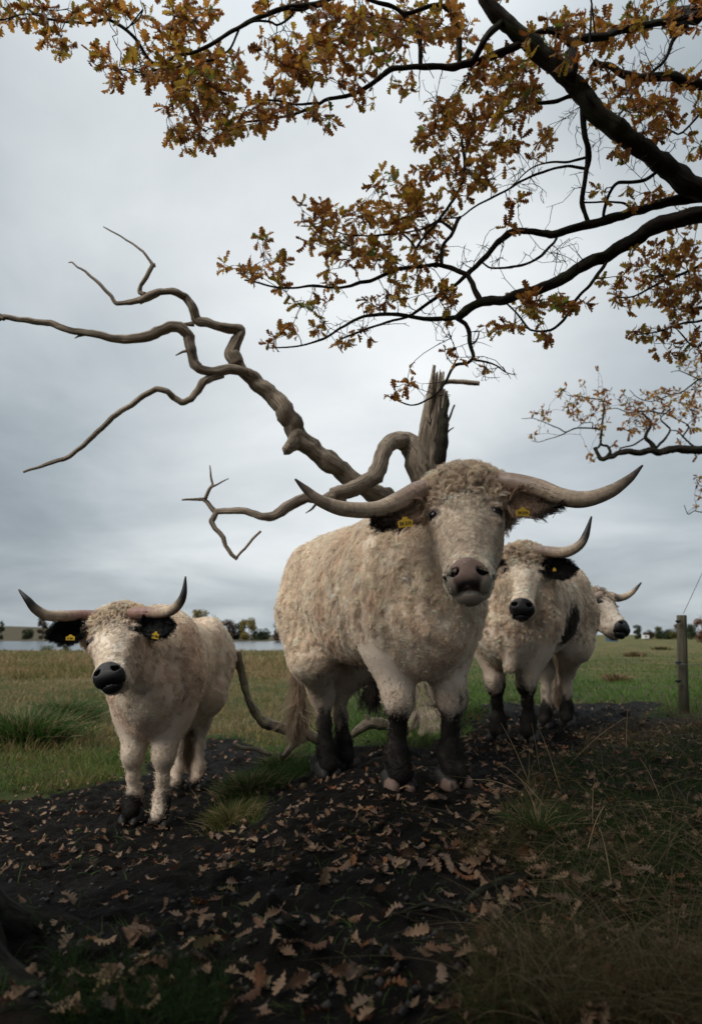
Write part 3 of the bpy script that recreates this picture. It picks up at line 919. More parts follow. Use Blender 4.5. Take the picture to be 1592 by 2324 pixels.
            M4.translation = Vector(c0 - u2 * h2 * .15 + fr_ * .003)
            to.matrix_local = M4
    # ---- hooves (two claws each)
    for i, h in enumerate(hl):
        hpms = []
        for s in (-1, 1):
            hpms += [p_cap((-.02, s * .034, .055), (.045, s * .032, .03), .034, .030, .015), p_ell((.02, s * .036, .02), (.065, .031, .04), .015), p_ell((-.05, s * .03, .10), (.018, .016, .02), .01)]
        hpms.append((lambda p: p[:, 2], .004, np.array([-1, -1, -1.]), np.array([1, 1, 0.]), -1))
        kv, kq = sdf_mesh(hpms, .007, np.array([-.1, -.1, -.01]), np.array([.12, .1, .14]))
        f_ = fbm(kv * 22, 3, cfg['seed'] + i)
        hc = np.tile(np.array((.016, .014, .013)), (len(kv), 1))
        if bull and i < 2:
            kk = S(f_ + kv[:, 0] * 7 - kv[:, 2] * 8, .05, .4)[:, None]
            hc = hc * (1 - kk) + np.array((.17, .11, .085)) * kk
        kv = kv * (1.14 * B * lk)
        toe = cfg.get('toe', [0, 0, 0, 0])[i]
        kv = kv @ np.array([[math.cos(toe), math.sin(toe), 0], [-math.sin(toe), math.cos(toe), 0], [0, 0, 1]])
        obj('hoof', mesh_data('hoof', kv + h + np.array([.0, 0, -.014]), kq, MAT['hoof'], True, {'col': hc}), root)
    # ---- tail
    if 'tail' in cfg:
        pp = np.array([W2L(P(*t)) for t in cfg['tail']])
        pp, rr = catmull(pp, np.linspace(.045, .018, len(pp)), 6)
        tv, tf, ta = tube(pp, rr, 10)
        ta['col'] = np.tile(cream * .9, (len(tv), 1))
        tl = obj('tail', mesh_data('tail', tv, tf, MAT['skin'], True, ta), root)
        g_ = 420
        tt = rg.uniform(.35, 1, g_) ** .8
        ip = np.stack([np.interp(tt, np.linspace(0, 1, len(pp)), pp[:, j]) for j in range(3)], 1)
        n_ = unit(rg.normal(size=(g_, 3)) * [1, 1, .2])
        lx = cfg.get('tail_len', .26)
        a_, b_, c_ = grow(ip + n_ * .018, n_, np.tile([0, 0, -1.], (g_, 1)), np.full(g_, lx) * (.5 + .6 * tt), np.full(g_, .10), np.full(g_, .012), np.full(g_, 1.1), np.tile(cfg.get('tail_col', (.36, .27, .19)), (g_, 1)), rg, per=9, spread=.012, jitter=.1, r0=.0012, conv=.3)
        strands('tail_hair', a_, b_, c_, MAT['hair'], tl)
    # ---- the coat
    g_ = cfg['locks']
    p_, n_ = sample_surface(v, q, int(g_ * 1.5), rg)
    hv_ = (((v - poll) @ HR) / hs)
    inh = (hv_[:, 0] > -.06) & (hv_[:, 0] < .60) & (np.abs(hv_[:, 2]) < .2) & (hv_[:, 1] > -.20)
    p2, n2 = sample_surface(v, q[inh[q].all(1)], cfg.get('head_locks', int(g_ * .28)), rg)
    low = (v[:, 2] - min(zf, zr)) < .62 * B
    p3, n3 = sample_surface(v, q[low[q].all(1)], int(g_ * .30), rg)
    p_, n_ = np.concatenate([p_, p2, p3]), np.concatenate([n_, n2, n3])
    # only the side that can be met by eyes ahead and around; hair on the whole animal
    c_, hq, dh, db, dl, hz = coat(p_)
    c_ = np.clip(c_ * 1.08, 0, .95)
    head = dh < db - .005
    leg = (dl < np.minimum(db, dh) - .004) & ~head & (hz < np.where(p_[:, 0] > (xf + xr) / 2, .72, .60) + .05 * fbm(p_ * 9, 2, 12))
    pm = pad_mask(hq) if not bull else S(-np.linalg.norm((hq - np.array([.520, -.035, 0])) / np.array([.089, .094, .072]), axis=1), -1.03, -.97)
    ok = (pm < .5) & (hz > .05)
    for s in (-1, 1):
        ok &= np.linalg.norm((hq - np.array([.190, -.025, s * .122 * w])) / np.array([.028, .05, .034]), axis=1) > 1
    # more locks where they show: head gets all, the rest is thinned
    keep = head | (rg.random(len(p_)) < .62)
    ok &= keep
    p_, n_, c_, hq, head, leg, hz = p_[ok], n_[ok], c_[ok], hq[ok], head[ok], leg[ok], hz[ok]
    n0 = len(p_)
    wool = cfg.get('wool', 1.0)
    shag = S(fbm(p_ * 5, 2, 91), -.5, .6)
    Lh = (.028 + .020 * shag) * wool * S(hz, .50, 1.0) + .015
    amp = .008 * wool * np.ones(n0); trn = .9 + .6 * rg.random(n0); lift = .22 + .25 * rg.random(n0)
    flow = np.tile(np.array([-.35, 0, -1.]), (n0, 1))
    flow[:, 0] -= 1.2 * S(n_[:, 2], .4, .9)
    Lh[leg] = np.where(hz[leg] < .42, .010, .017); amp[leg] = .002; lift[leg] = .16; flow[leg] = [0, 0, -1]
    jit = np.where(leg, .2, .55)
    hf = HR @ np.array([1., 0, 0]); hl_ = HR @ np.array([0, 0, 1.])
    curl = head & (hq[:, 0] < .105 + .02 * np.sin(hq[:, 2] * 60 + hs * 9)) & (hq[:, 1] > -.22)
    brow = head & ~curl & (hq[:, 0] < .205 - .7 * np.abs(hq[:, 2])) & (hq[:, 1] > -.07)
    face = head & ~curl & ~brow
    flow[head] = (hf[None] + hl_[None] * (hq[head][:, 2:3] * 6) + np.array([0, 0, -.15]))
    Lh[face] = .019 * hs; amp[face] = .0030; lift[face] = .24
    jaw_ = face & (hq[:, 1] < -.14); Lh[jaw_] = .035
    Lh[brow] = .034 * hs; amp[brow] = .0085; trn[brow] = 1.1; lift[brow] = .35; jit[brow] = .9
    cf = S(-(hq[:, 0] + .03 * fbm(p_ * 22, 2, 44)), -.17, -.01)
    cb = curl | brow
    Lh[cb] = ((.024 + (cfg.get('curl', .070) - .018) * cf) * hs)[cb]; amp[cb] = ((.005 + .014 * cf) * hs)[cb]
    trn[curl] = 1.3 + .7 * rg.random(curl.sum()); lift[cb] = (.28 + .5 * cf)[cb]; jit[curl] = 1.3; jit[face] = .8
    c_[curl] *= np.array([.90, .85, .79])
    sets = []
    for msk, per, spr, K, dr, cv in ((curl, 22, .008, 12, .10, .88), (brow, 16, .009, 9, .05, .8), (face, 16, .010, 6, 0, .65),
                                 (leg, 14, .018, 5, 0, .4), (~head & ~leg, 14, .017, 8, .10, .55)):
        if msk.sum() == 0: continue
        A = grow(p_[msk], n_[msk], flow[msk], Lh[msk], lift[msk], amp[msk], trn[msk], c_[msk], rg, per=per, spread=spr * B, K=K, r0=cfg.get('hair_r', .0009), r1=.0004, conv=cv, colvar=.26 if K == 12 else .17, jitter=1.0 * float(np.mean(jit[msk])), droop=dr)
        sets.append(A)
    # a looser top layer of long curled locks over neck, shoulder and flank
    tl_ = np.flatnonzero(~head & ~leg & (hz > .74)); tl_ = rg.choice(tl_, min(len(tl_), cfg.get('long_locks', 1700)), replace=False)
    nl_ = len(tl_)
    sets.append(grow(p_[tl_], n_[tl_], flow[tl_], (.032 + .022 * rg.random(nl_)) * wool, .30 + .3 * rg.random(nl_), (.009 + .007 * rg.random(nl_)) * wool, 1.0 + .7 * rg.random(nl_), c_[tl_] * rg.uniform(.80, 1.12, (nl_, 1)), rg,
                     per=16, spread=.009 * B, K=12, r0=cfg.get('hair_r', .0009) * 1.1, r1=.0004, conv=.85, jitter=.6, droop=.25))
    for K in sorted({s_[0].shape[1] for s_ in sets}):
        ss = [s_ for s_ in sets if s_[0].shape[1] == K]
        strands('fur', np.concatenate([x[0] for x in ss]), np.concatenate([x[1] for x in ss]), np.concatenate([x[2] for x in ss]), MAT['hair'], root)
    return root, W2L

def hoof_at(px, py, Y):
    q = P(px, py, Y)
    return np.array([q[0], q[1], gbase(q[0], q[1]) + .0])
ANIMALS = {}
def cattle():
    bull = dict(name='white_bull', category='bull', seed=3, bull=True, size=1.0, width=.93, leg=1.0, leg_black=.39, rear_black=.34, brisket=.04, wool=.88, long_locks=1700,
        label='large cream bull facing the camera with wide spread horns and pinkish nose',
        hooves=[hoof_at(1024, 1778, 3.42), hoof_at(902, 1786, 3.40), hoof_at(780, 1715, 4.62), hoof_at(742, 1735, 4.45)],
        poll=P(1050, 1080, 3.08), muzzle=P(1061, 1300, 2.76), left=(.98, -.13, .11), neck=1.0,
        horns=[[(990, 1108, 3.10, 27), (945, 1117, 3.05, 26), (900, 1140, 3.0, 24), (852, 1157, 2.95, 21), (781, 1155, 2.88, 19.5), (727, 1137, 2.84, 15), (694, 1111, 2.82, 10), (669, 1087, 2.80, 2.5)],
               [(1110, 1095, 3.06, 26), (1156, 1095, 3.0, 25), (1219, 1107, 2.92, 23), (1274, 1128, 2.86, 22), (1329, 1133, 2.82, 20.5), (1384, 1115, 2.78, 16.5), (1427, 1086, 2.76, 10.5), (1457, 1056, 2.75, 2.5)]],
        horn_k=.93, horn_dark=(.60, .98), horn_grey=(.085, .065, .055),
        ears=[((962, 1150, 3.0), (848, 1172, 2.93), 64), ((1150, 1140, 2.96), (1262, 1130, 2.85), 68)], ear_col=(.035, .024, .018),
        tags=[(919, 1187, 2.90, 33, 19, .09, '54 319'), (1185, 1163, 2.82, 29, 16, -.08, '54 319')],
        tail=[(690, 1380, 4.75), (672, 1470, 4.85), (678, 1560, 4.85), (672, 1615, 4.82)], tail_len=.20,
        locks=14500, top_up=.14, toe=[.12, -.12, 0, 0])
    left = dict(name='white_cow', category='cow', seed=5, size=.93, width=.71, leg=.92, leg_black=.27, rear_black=.14, patchy=True, black_nose=True,
        label='cream cow with black nose and black ears walking beside the lake',
        hooves=[hoof_at(364, 1868, 4.10), hoof_at(300, 1852, 4.18), hoof_at(446, 1790, 5.25), hoof_at(396, 1800, 5.15)],
        poll=P(259, 1390, 3.74), muzzle=P(241, 1521, 3.42), left=(.97, -.24, .02),
        horns=[[(215, 1398, 3.72, 13), (182, 1397, 3.68, 12.5), (141, 1398, 3.62, 12.5), (106, 1396, 3.56, 12), (81, 1382, 3.52, 10.5), (63, 1361, 3.50, 7.5), (43, 1338, 3.50, 2)],
               [(300, 1392, 3.66, 12.5), (332, 1391, 3.60, 12), (368, 1390, 3.52, 12.3), (392, 1383, 3.46, 11.8), (410, 1365, 3.43, 9.8), (418, 1342, 3.42, 6.8), (421, 1308, 3.42, 1.8)]],
        horn_base=(.30, .175, .145), horn_dark=(.48, .78), horn_grey=(.012, .012, .012),
        ears=[((192, 1428, 3.66), (116, 1430, 3.60), 52), ((318, 1418, 3.58), (388, 1412, 3.50), 52)], ear_col=(.006, .006, .006), ear_hair=420,
        tags=[(160, 1448, 3.56, 20, 10, 0, '21 061'), (353, 1443, 3.46, 16, 13, -.14, '21 061')],
        tail=[(430, 1450, 5.32), (425, 1560, 5.36), (424, 1640, 5.34), (422, 1690, 5.32)], tail_len=.16,
        cream=(.78, .66, .535), tan=(.67, .52, .41), pale=.98, skull=1.20, long_locks=500, locks=8000, neck=.70, top_up=-.03, head_k=1.02, wool=.45, curl=.07, hair_r=.0012, toe=[.05, -.05, 0, 0])
    right = dict(name='white_cow', category='cow', seed=8, size=1.0, width=1.02, leg=.97, leg_black=.38, rear_black=.22, black_nose=True,
        label='white cow with black nose and grey flank patch standing beside the bull',
        hooves=[hoof_at(1200, 1690, 5.15), hoof_at(1131, 1680, 5.25), hoof_at(1287, 1655, 6.35), hoof_at(1238, 1655, 6.30)],
        poll=P(1190, 1246, 5.06), muzzle=P(1183, 1374, 4.82), left=(.97, -.22, .02),
        horns=[[(1210, 1252, 5.0, 14), (1238, 1252, 4.96, 13), (1267, 1254, 4.90, 12.6), (1292, 1250, 4.85, 12), (1316, 1235, 4.81, 10.2), (1329, 1212, 4.80, 8), (1341, 1172, 4.80, 2)],
               [(1170, 1255, 5.1, 14), (1142, 1256, 5.1, 13), (1113, 1258, 5.08, 12.6), (1088, 1254, 5.05, 12), (1064, 1239, 5.02, 10), (1051, 1216, 5.0, 8), (1039, 1176, 5.0, 2)]],
        horn_dark=(.55, .85), horn_grey=(.03, .03, .03),
        ears=[((1232, 1290, 4.95), (1300, 1282, 4.88), 50), ((1148, 1292, 5.02), (1082, 1286, 5.0), 48)], ear_col=(.008, .007, .007), ear_hair=380,
        tags=[(1257, 1293, 4.86, 7, 7, 0, '')],
        spots=[(P(1300, 1418, 5.52), np.array([.19, .30, .16]))], extra=[(P(1160, 1420, 4.95), P(1155, 1515, 4.95), .07, .035)],
        tail=[(1300, 1380, 6.85), (1275, 1500, 6.8), (1265, 1575, 6.75)], tail_len=.12, locks=6500, wool=.85, hair_r=.0014, tan=(.72, .58, .45), top_up=.12, toe=[.1, -.1, 0, 0])
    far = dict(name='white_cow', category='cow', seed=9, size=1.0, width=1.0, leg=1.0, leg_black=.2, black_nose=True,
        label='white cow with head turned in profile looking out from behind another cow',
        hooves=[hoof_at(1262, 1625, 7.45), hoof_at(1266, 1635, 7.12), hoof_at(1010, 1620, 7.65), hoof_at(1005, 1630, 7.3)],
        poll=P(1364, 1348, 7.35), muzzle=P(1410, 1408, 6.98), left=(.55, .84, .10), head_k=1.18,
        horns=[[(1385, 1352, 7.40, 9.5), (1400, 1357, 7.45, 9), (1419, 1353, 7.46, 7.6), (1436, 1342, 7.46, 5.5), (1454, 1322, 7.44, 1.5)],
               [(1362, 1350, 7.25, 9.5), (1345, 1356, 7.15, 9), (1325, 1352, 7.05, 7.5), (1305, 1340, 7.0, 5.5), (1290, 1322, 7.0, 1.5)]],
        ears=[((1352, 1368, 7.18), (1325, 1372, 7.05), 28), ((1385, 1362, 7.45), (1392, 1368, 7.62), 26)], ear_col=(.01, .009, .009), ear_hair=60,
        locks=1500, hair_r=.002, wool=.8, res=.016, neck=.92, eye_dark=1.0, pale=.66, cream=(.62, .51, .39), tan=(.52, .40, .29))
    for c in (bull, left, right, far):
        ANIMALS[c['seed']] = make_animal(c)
    # the bull's dark sheath tuft under the belly
    rt, W2L = ANIMALS[3]
    rg = np.random.default_rng(4)
    g_ = 90
    c0 = W2L(P(845, 1562, 4.05))
    p_ = c0 + rg.normal(0, 1, (g_, 3)) * [.05, .03, .02]
    A = grow(p_, np.tile([0., 0, -1], (g_, 1)) + rg.normal(0, .2, (g_, 3)), rg.normal(0, 1, (g_, 3)), rg.uniform(.06, .16, g_), np.full(g_, 1.3), np.full(g_, .012), np.full(g_, 1.), np.tile((.03, .022, .018), (g_, 1)), rg, per=10, spread=.012)
    strands('belly_tuft', *A, MAT['hair'], rt)
cattle()
# ------------------------------------------------------------------ trees
def branch(pxs, n=6, wob=.012, seed=0, stiff=0.25):
    """pxs: (px, py, Y, radius in px) -> smooth world polyline with radii"""
    p = np.array([P(x, y, d) for x, y, d, r in pxs]); r = np.array([r * d / F_ for x, y, d, r in pxs])
    p, r = catmull(p, r, n, stiff)
    if wob:
        p = p + wob * np.stack([fbm(p * 2.3 + 9.1 * i, 3, seed + i) for i in range(3)], 1) * np.minimum(1, r / .02 + .3)[:, None]
        p = p + np.minimum(wob * .45, r * .45)[:, None] * np.stack([vnoise(p * 13 + 5.1 * i, seed + 50 + i) for i in range(3)], 1)
    return p, r
def leaf_shape(kind=0):
    """an oak leaf: lobed outline round a midrib, unit length along +x, curled out of the plane"""
    t = np.array([0, .08, .15, .20, .25, .31, .37, .43, .49, .56, .62, .68, .75, .81, .87, .92, .97, 1.0])
    w = np.array([.012, .025, .09, .11, .055, .16, .185, .085, .22, .245, .11, .215, .225, .11, .15, .145, .08, .0])
    if kind == 1: w = w * (1 + .18 * np.sin(t * 23))
    if kind == 2: w = w * np.linspace(.8, 1.2, 18)
    adv = np.where(w > .14, .03, 0.0)
    n = len(t)
    curl = [.35, .6, -.3][kind]; cup = [.9, -.8, 1.5][kind]
    v = []
    for s in (0, 1, -1):
        x = t + (adv if s else 0)
        y = w * s
        z = curl * (t - .4) ** 2 + cup * np.abs(y) ** 1.4 * (1 if s else 0) + (.04 * s * np.sin(t * 9) if s else 0)
        v.append(np.stack([x, y, z], 1))
    v = np.concatenate(v)
    f = []
    for i in range(n - 1):
        f.append((i, i + 1, n + i + 1)); f.append((i, n + i + 1, n + i))
        f.append((i, 2 * n + i + 1, i + 1)); f.append((i, 2 * n + i, 2 * n + i + 1))
    return v, np.array(f)
LEAF = [leaf_shape(k) for k in range(3)]
def low_leaf(k):
    t = np.linspace(0, 1, 5); w = np.array([.02, .2, .26, .2, 0]) * [1, .9, 1.1][k]
    v = np.concatenate([np.stack([t, w * s, .1 * (t - .4) ** 2 + .3 * w * abs(s)], 1) for s in (0, 1, -1)])
    return v, np.array([q for i in range(4) for q in ((i, i + 1, 5 + i + 1), (i, 5 + i + 1, 5 + i), (i, 10 + i + 1, i + 1), (i, 10 + i, 10 + i + 1))])
LEAF_LOW = [low_leaf(k) for k in range(3)]
def scatter_leaves(pos, xdir, nrm, size, col, kinds, rg, shapes=None):
    """many leaves in one mesh"""
    parts = []
    for k in range(3):
        m = kinds == k
        if not m.any(): continue
        v, f = (shapes or LEAF)[k]
        x = unit(xdir[m]); y = unit(np.cross(nrm[m], x)); z = np.cross(x, y)
        vv = pos[m][:, None] + size[m][:, None, None] * (v[None, :, 0:1] * x[:, None] + v[None, :, 1:2] * y[:, None] + v[None, :, 2:3] * z[:, None])
        ff = f[None] + (np.arange(m.sum()) * len(v))[:, None, None]
        parts.append((vv.reshape(-1, 3), ff.reshape(-1, 3), {'col': np.repeat(col[m], len(v), 0)}))
    return merge(parts)
def leaf_objects(name, pos, xdir, nrm, size, col, kinds, material, parent, ncol=5, props=None):
    """single leaves: shared mesh data per shape and colour"""
    cache = {}
    out = []
    km = np.clip((col @ np.array([3., 1, 1]) * 4).astype(int), 0, 99)
    order = {}
    for i in range(len(pos)):
        key = (int(kinds[i]), int(km[i]))
        if key not in cache:
            v, f = LEAF[kinds[i]]
            cache[key] = mesh_data(name, v, f, material, True, {'col': np.tile(col[i], (len(v), 1))})
        x = unit(xdir[i]); y = unit(np.cross(nrm[i], x)); z = np.cross(x, y)
        o = bpy.data.objects.new(name, cache[key]); C.objects.link(o)
        base = np.array(parent.location) if parent is not None else np.zeros(3)
        s = float(size[i]); q = pos[i] - base
        o.matrix_local = Matrix(((x[0] * s, y[0] * s, z[0] * s, q[0]), (x[1] * s, y[1] * s, z[1] * s, q[1]), (x[2] * s, y[2] * s, z[2] * s, q[2]), (0, 0, 0, 1)))
        if parent is not None:
            o.parent = parent
        for k, v_ in (props or {}).items(): o[k] = v_
        out.append(o)
    return out
def add_branch(name, root, p, r, m, segs=12, rough=.12, freq=9, ridges=0, ra=0.0, seed=0):
    v, f, a = tube(p, r, segs, rough, freq, seed, ridges, ra)
    return obj(name, mesh_data(name, v - np.array(root.location), f, m, True, a), root)

# ---- the dead tree behind the bull
def dead_tree():
    D = 6.6
    base = G(958, 1640); base = np.array([P(958, 1500, D)[0], D, 0]); base[2] = gz(base[0], base[1])
    root = empty('dead_tree', base, label='dead bleached tree with snapped trunk and long crooked bare limbs behind the bull', category='tree')
    # trunk with a splintered top and a hollow
    ax = [(962, 1700, D, 46), (960, 1600, D, 40), (960, 1450, D, 38), (960, 1300, D, 36), (960, 1180, D, 33), (963, 1110, D, 29), (969, 1040, D, 28), (980, 960, D, 26), (991, 900, D, 24), (998, 855, D, 21)]
    p, r = branch(ax, 7, .01, 3)
    segs = 40
    a = np.linspace(0, 2 * np.pi, segs, endpoint=False)
    jag = .15 * fbm(np.stack([np.cos(a) * 2.2, np.sin(a) * 2.2, a * 0], 1), 3, 8) + .10 * fbm(np.stack([np.cos(a) * 9, np.sin(a) * 9, a * 0], 1), 2, 9)
    n = len(p); _, N, Bn = frames(p)
    ring = N[:, None] * np.cos(a)[None, :, None] + Bn[:, None] * np.sin(a)[None, :, None]
    ln = np.linspace(0, 1, n)
    lobes = 1 + .12 * np.sin(a * 3 + 1)[None] + .09 * fbm(np.stack([np.cos(a)[None] * 4 + 0 * ln[:, None], np.sin(a)[None] * 4 + 0 * ln[:, None], 3.0 * ln[:, None] + 0 * a[None]], -1), 4, 15, .65) + .09 * fbm(p[:, None] * 5 + ring * 2, 3, 5)
    rr = r[:, None] * lobes
    v = p[:, None] + ring * rr[..., None]
    up = S(ln, .72, 1.0)[:, None]
    tdir = unit(p[-1] - p[-6])
    lift = (jag - .06)[None] * up * 2.0
    # a taller splinter on the right, gaps on the left
    vo = v + tdir * lift[..., None]
    vi = p[:, None] + ring * (rr * .62)[..., None] + tdir * lift[..., None]
    vi = vi[int(n * .55):]
    i = np.arange(n - 1)[:, None] * segs; j = np.arange(segs)[None]; k = (j + 1) % segs
    q = np.stack([i + j, i + k, i + segs + k, i + segs + j], -1).reshape(-1, 4)
    ni = len(vi); o0 = n * segs
    i2 = np.arange(ni - 1)[:, None] * segs + o0
    q2 = np.stack([i2 + k, i2 + j, i2 + segs + j, i2 + segs + k], -1).reshape(-1, 4)
    j1 = np.arange(segs); k1 = (j1 + 1) % segs
    q3 = np.stack([(n - 1) * segs + j1, (n - 1) * segs + k1, o0 + (ni - 1) * segs + k1, o0 + (ni - 1) * segs + j1], -1)
    L = np.concatenate([[0], np.cumsum(np.linalg.norm(np.diff(p, axis=0), axis=1))])
    g = np.stack([np.cos(a)[None] * rr, np.sin(a)[None] * rr, np.repeat(L[:, None], segs, 1)], -1).reshape(-1, 3)
    g = np.concatenate([g, g[int(n * .55) * segs:]])
    obj('trunk', mesh_data('dead_trunk', np.concatenate([vo.reshape(-1, 3), vi.reshape(-1, 3)]) - base, np.concatenate([q, q2, q3]), MAT['deadwood'], True, {'grain': g}), root)
    # bark still clinging to the right of the trunk
    bk = branch([(993, 1110, D - .02, 8), (994, 1060, D - .05, 14), (997, 1000, D - .07, 16), (1003, 950, D - .06, 13), (1010, 915, D - .04, 10), (1012, 890, D, 4)], 6, .015, 4)
    add_branch('bark', root, *bk, MAT['bark'], 14, .25, 14, seed=4)
    def br(pts, name='limb', n=6, wob=.02, segs=14, rough=.15, seed=0, ridges=8, ra=.06, m='deadwood'):
        p, r = branch(pts, n, wob, seed, .65)
        kn = S(vnoise(p * 5.5, seed + 70), .45, .9); r = r * (1 + .16 * kn)
        return add_branch(name, root, p, r, MAT[m], segs, rough, 13, ridges if r.max() > .05 else 0, ra, seed)
    br([(964, 1100, D, 32), (945, 1030, D, 30), (922, 1004, D, 25), (894, 1000, D - .1, 20), (876, 1014, D - .2, 18), (866, 1050, D - .3, 19), (848, 1080, D - .35, 20), (820, 1102, D - .4, 18), (780, 1118, D - .45, 18), (752, 1126, D - .5, 15)], seed=1)
    br([(775, 1122, D - .45, 19), (735, 1132, D - .5, 11), (700, 1128, D - .6, 12), (665, 1142, D - .6, 13), (625, 1168, D - .65, 11), (595, 1172, D - .7, 9.5), (560, 1163, D - .7, 8.5), (525, 1160, D - .7, 8), (492, 1160, D - .7, 7)], seed=2)
    br([(495, 1161, D - .7, 6.5), (478, 1145, D - .7, 5.5), (462, 1131, D - .7, 4.5), (440, 1134, D - .7, 3.2), (414, 1136, D - .7, 2)], 'branch', segs=8, seed=3)
    br([(466, 1133, D - .7, 4.5), (473, 1115, D - .7, 4), (482, 1102, D - .7, 3), (478, 1080, D - .7, 2.2), (476, 1056, D - .7, 1.2)], 'branch', segs=8, seed=4)
    br([(480, 1105, D - .7, 2.8), (500, 1095, D - .7, 2.0), (519, 1087, D - .7, 1)], 'branch', segs=6, seed=5)
    br([(494, 1161, D - .7, 6), (486, 1180, D - .7, 6.5), (492, 1200, D - .7, 5.5), (510, 1222, D - .7, 5.5), (512, 1240, D - .7, 5), (525, 1260, D - .7, 4.5), (540, 1270, D - .7, 4)], 'branch', segs=10, wob=.03, seed=6)
    br([(536, 1265, D - .7, 3), (556, 1245, D - .7, 3), (572, 1222, D - .7, 3), (590, 1204, D - .7, 2.8)], 'branch', segs=8, seed=7)
    br([(723, 1142, D - .5, 4), (712, 1155, D - .5, 3), (695, 1166, D - .5, 1)], 'branch', segs=6, seed=8)
    # the great limb to the upper left
    br([(945, 1210, D + .05, 26), (900, 1160, D - .05, 25), (868, 1128, D - .15, 24), (815, 1098, D - .2, 23), (760, 1060, D - .3, 22), (715, 1025, D - .35, 22), (682, 997, D - .4, 24), (664, 960, D - .45, 23), (643, 925, D - .5, 20), (610, 895, D - .5, 19), (575, 865, D - .55, 18), (548, 838, D - .6, 15), (530, 812, D - .6, 12.5)], n=7, wob=.03, segs=20, seed=11, ridges=6, ra=.06)
    br([(675, 990, D - .4, 22), (660, 1008, D - .5, 15), (650, 1020, D - .55, 12), (643, 1024, D - .6, 8)], 'branch', seed=12, rough=.3)
    br([(540, 830, D - .6, 15), (527, 805, D - .6, 15), (536, 785, D - .6, 14), (544, 768, D - .6, 13.5), (547, 756, D - .6, 12.5), (530, 748, D - .65, 12.5), (500, 742, D - .7, 12), (470, 731, D - .7, 11.5), (448, 722, D - .7, 12), (437, 695, D - .75, 10.5), (422, 675, D - .75, 9.5), (400, 664, D - .8, 9), (360, 658, D - .8, 8), (335, 668, D - .8, 8.5), (315, 682, D - .8, 8)], n=6, wob=.02, seed=13)
    br([(330, 670, D - .8, 6.5), (317, 664, D - .8, 5.5), (318, 648, D - .8, 5), (332, 630, D - .8, 5.5), (346, 604, D - .8, 5), (342, 592, D - .8, 3.4), (325, 570, D - .8, 3), (305, 556, D - .8, 2.6), (275, 535, D - .8, 2.2), (236, 514, D - .8, 1.5)], 'branch', segs=9, wob=.012, seed=14)
    br([(350, 604, D - .8, 3), (349, 596, D - .8, 2)], 'branch', segs=6, seed=141, n=3)
    br([(320, 679, D - .8, 7), (300, 684, D - .8, 6), (262, 688, D - .8, 5), (250, 670, D - .8, 4.6), (220, 640, D - .8, 4), (195, 615, D - .8, 3), (178, 606, D - .8, 2.5), (165, 594, D - .8, 2), (156, 595, D - .8, 1)], 'branch', segs=9, wob=.012, seed=15)
    br([(440, 735, D - .7, 7), (420, 737, D - .72, 4), (400, 736, D - .75, 3)], 'branch', segs=7, seed=151)
    br([(556, 846, D - .60, 12), (520, 838, D - .7, 12), (485, 845, D - .75, 11.5), (455, 838, D - .8, 12), (443, 818, D - .8, 13), (438, 790, D - .85, 13), (430, 760, D - .85, 13.5), (408, 738, D - .9, 12.5), (385, 738, D - .9, 12.5), (355, 755, D - .9, 12.5), (320, 770, D - .95, 12), (280, 772, D - .95, 11), (230, 764, D - 1.0, 9.5), (170, 752, D - 1.0, 8.5), (110, 736, D - 1.0, 7.5), (50, 725, D - 1.0, 7), (10, 720, D - 1.0, 7), (-30, 740, D - 1.0, 6)], n=6, wob=.02, seed=16)
    br([(15, 721, D - 1.0, 6), (2, 710, D - 1.0, 5), (-14, 690, D - 1.0, 4)], 'branch', segs=8, seed=17)
    br([(430, 795, D - .85, 4), (415, 797, D - .85, 3), (399, 806, D - .85, 1.2)], 'branch', segs=6, seed=18)
    br([(195, 757, D - 1.0, 4), (180, 762, D - 1.0, 2.5), (170, 768, D - 1.0, 1)], 'branch', segs=6, seed=19)
    br([(505, 850, D - .7, 10), (480, 858, D - .75, 9), (462, 868, D - .8, 9), (450, 888, D - .8, 8.5), (432, 908, D - .85, 8), (412, 914, D - .85, 7.5), (395, 905, D - .85, 7.5), (380, 890, D - .9, 7), (355, 886, D - .9, 7), (325, 900, D - .9, 7), (295, 922, D - .9, 6.5), (255, 945, D - .95, 6.2), (225, 975, D - .95, 6), (185, 1015, D - 1.0, 5.2), (145, 1042, D - 1.0, 5), (100, 1060, D - 1.0, 3.6), (56, 1073, D - 1.0, 2.5)], n=6, wob=.015, seed=20)
    br([(992, 872, D, 7), (1020, 868, D, 6), (1045, 868, D, 6), (1068, 869, D, 6.5), (1088, 870, D, 6)], 'branch', segs=8, seed=21)
    br([(1008, 975, D, 4), (1020, 945, D, 3), (1030, 920, D, 2.5)], 'branch', segs=6, seed=22)
    br([(1005, 990, D, 3), (1018, 977, D, 2), (1028, 970, D, 1.2)], 'branch', segs=6, seed=23)
    # roots and the broad foot of the trunk
    for k, (x, y, w) in enumerate([(930, 1650, 30), (990, 1650, 30), (960, 1660, 34), (1010, 1655, 22)]):
        br([(957, 1560, D, 40), ((957 + x) / 2, 1620, D - .1, 36), (x, y, D - .25, w), (x + (x - 957) * .8, y + 40, D - .4, w * .5)], 'root', segs=12, seed=30 + k, rough=.2, m='fallen')
dead_tree()

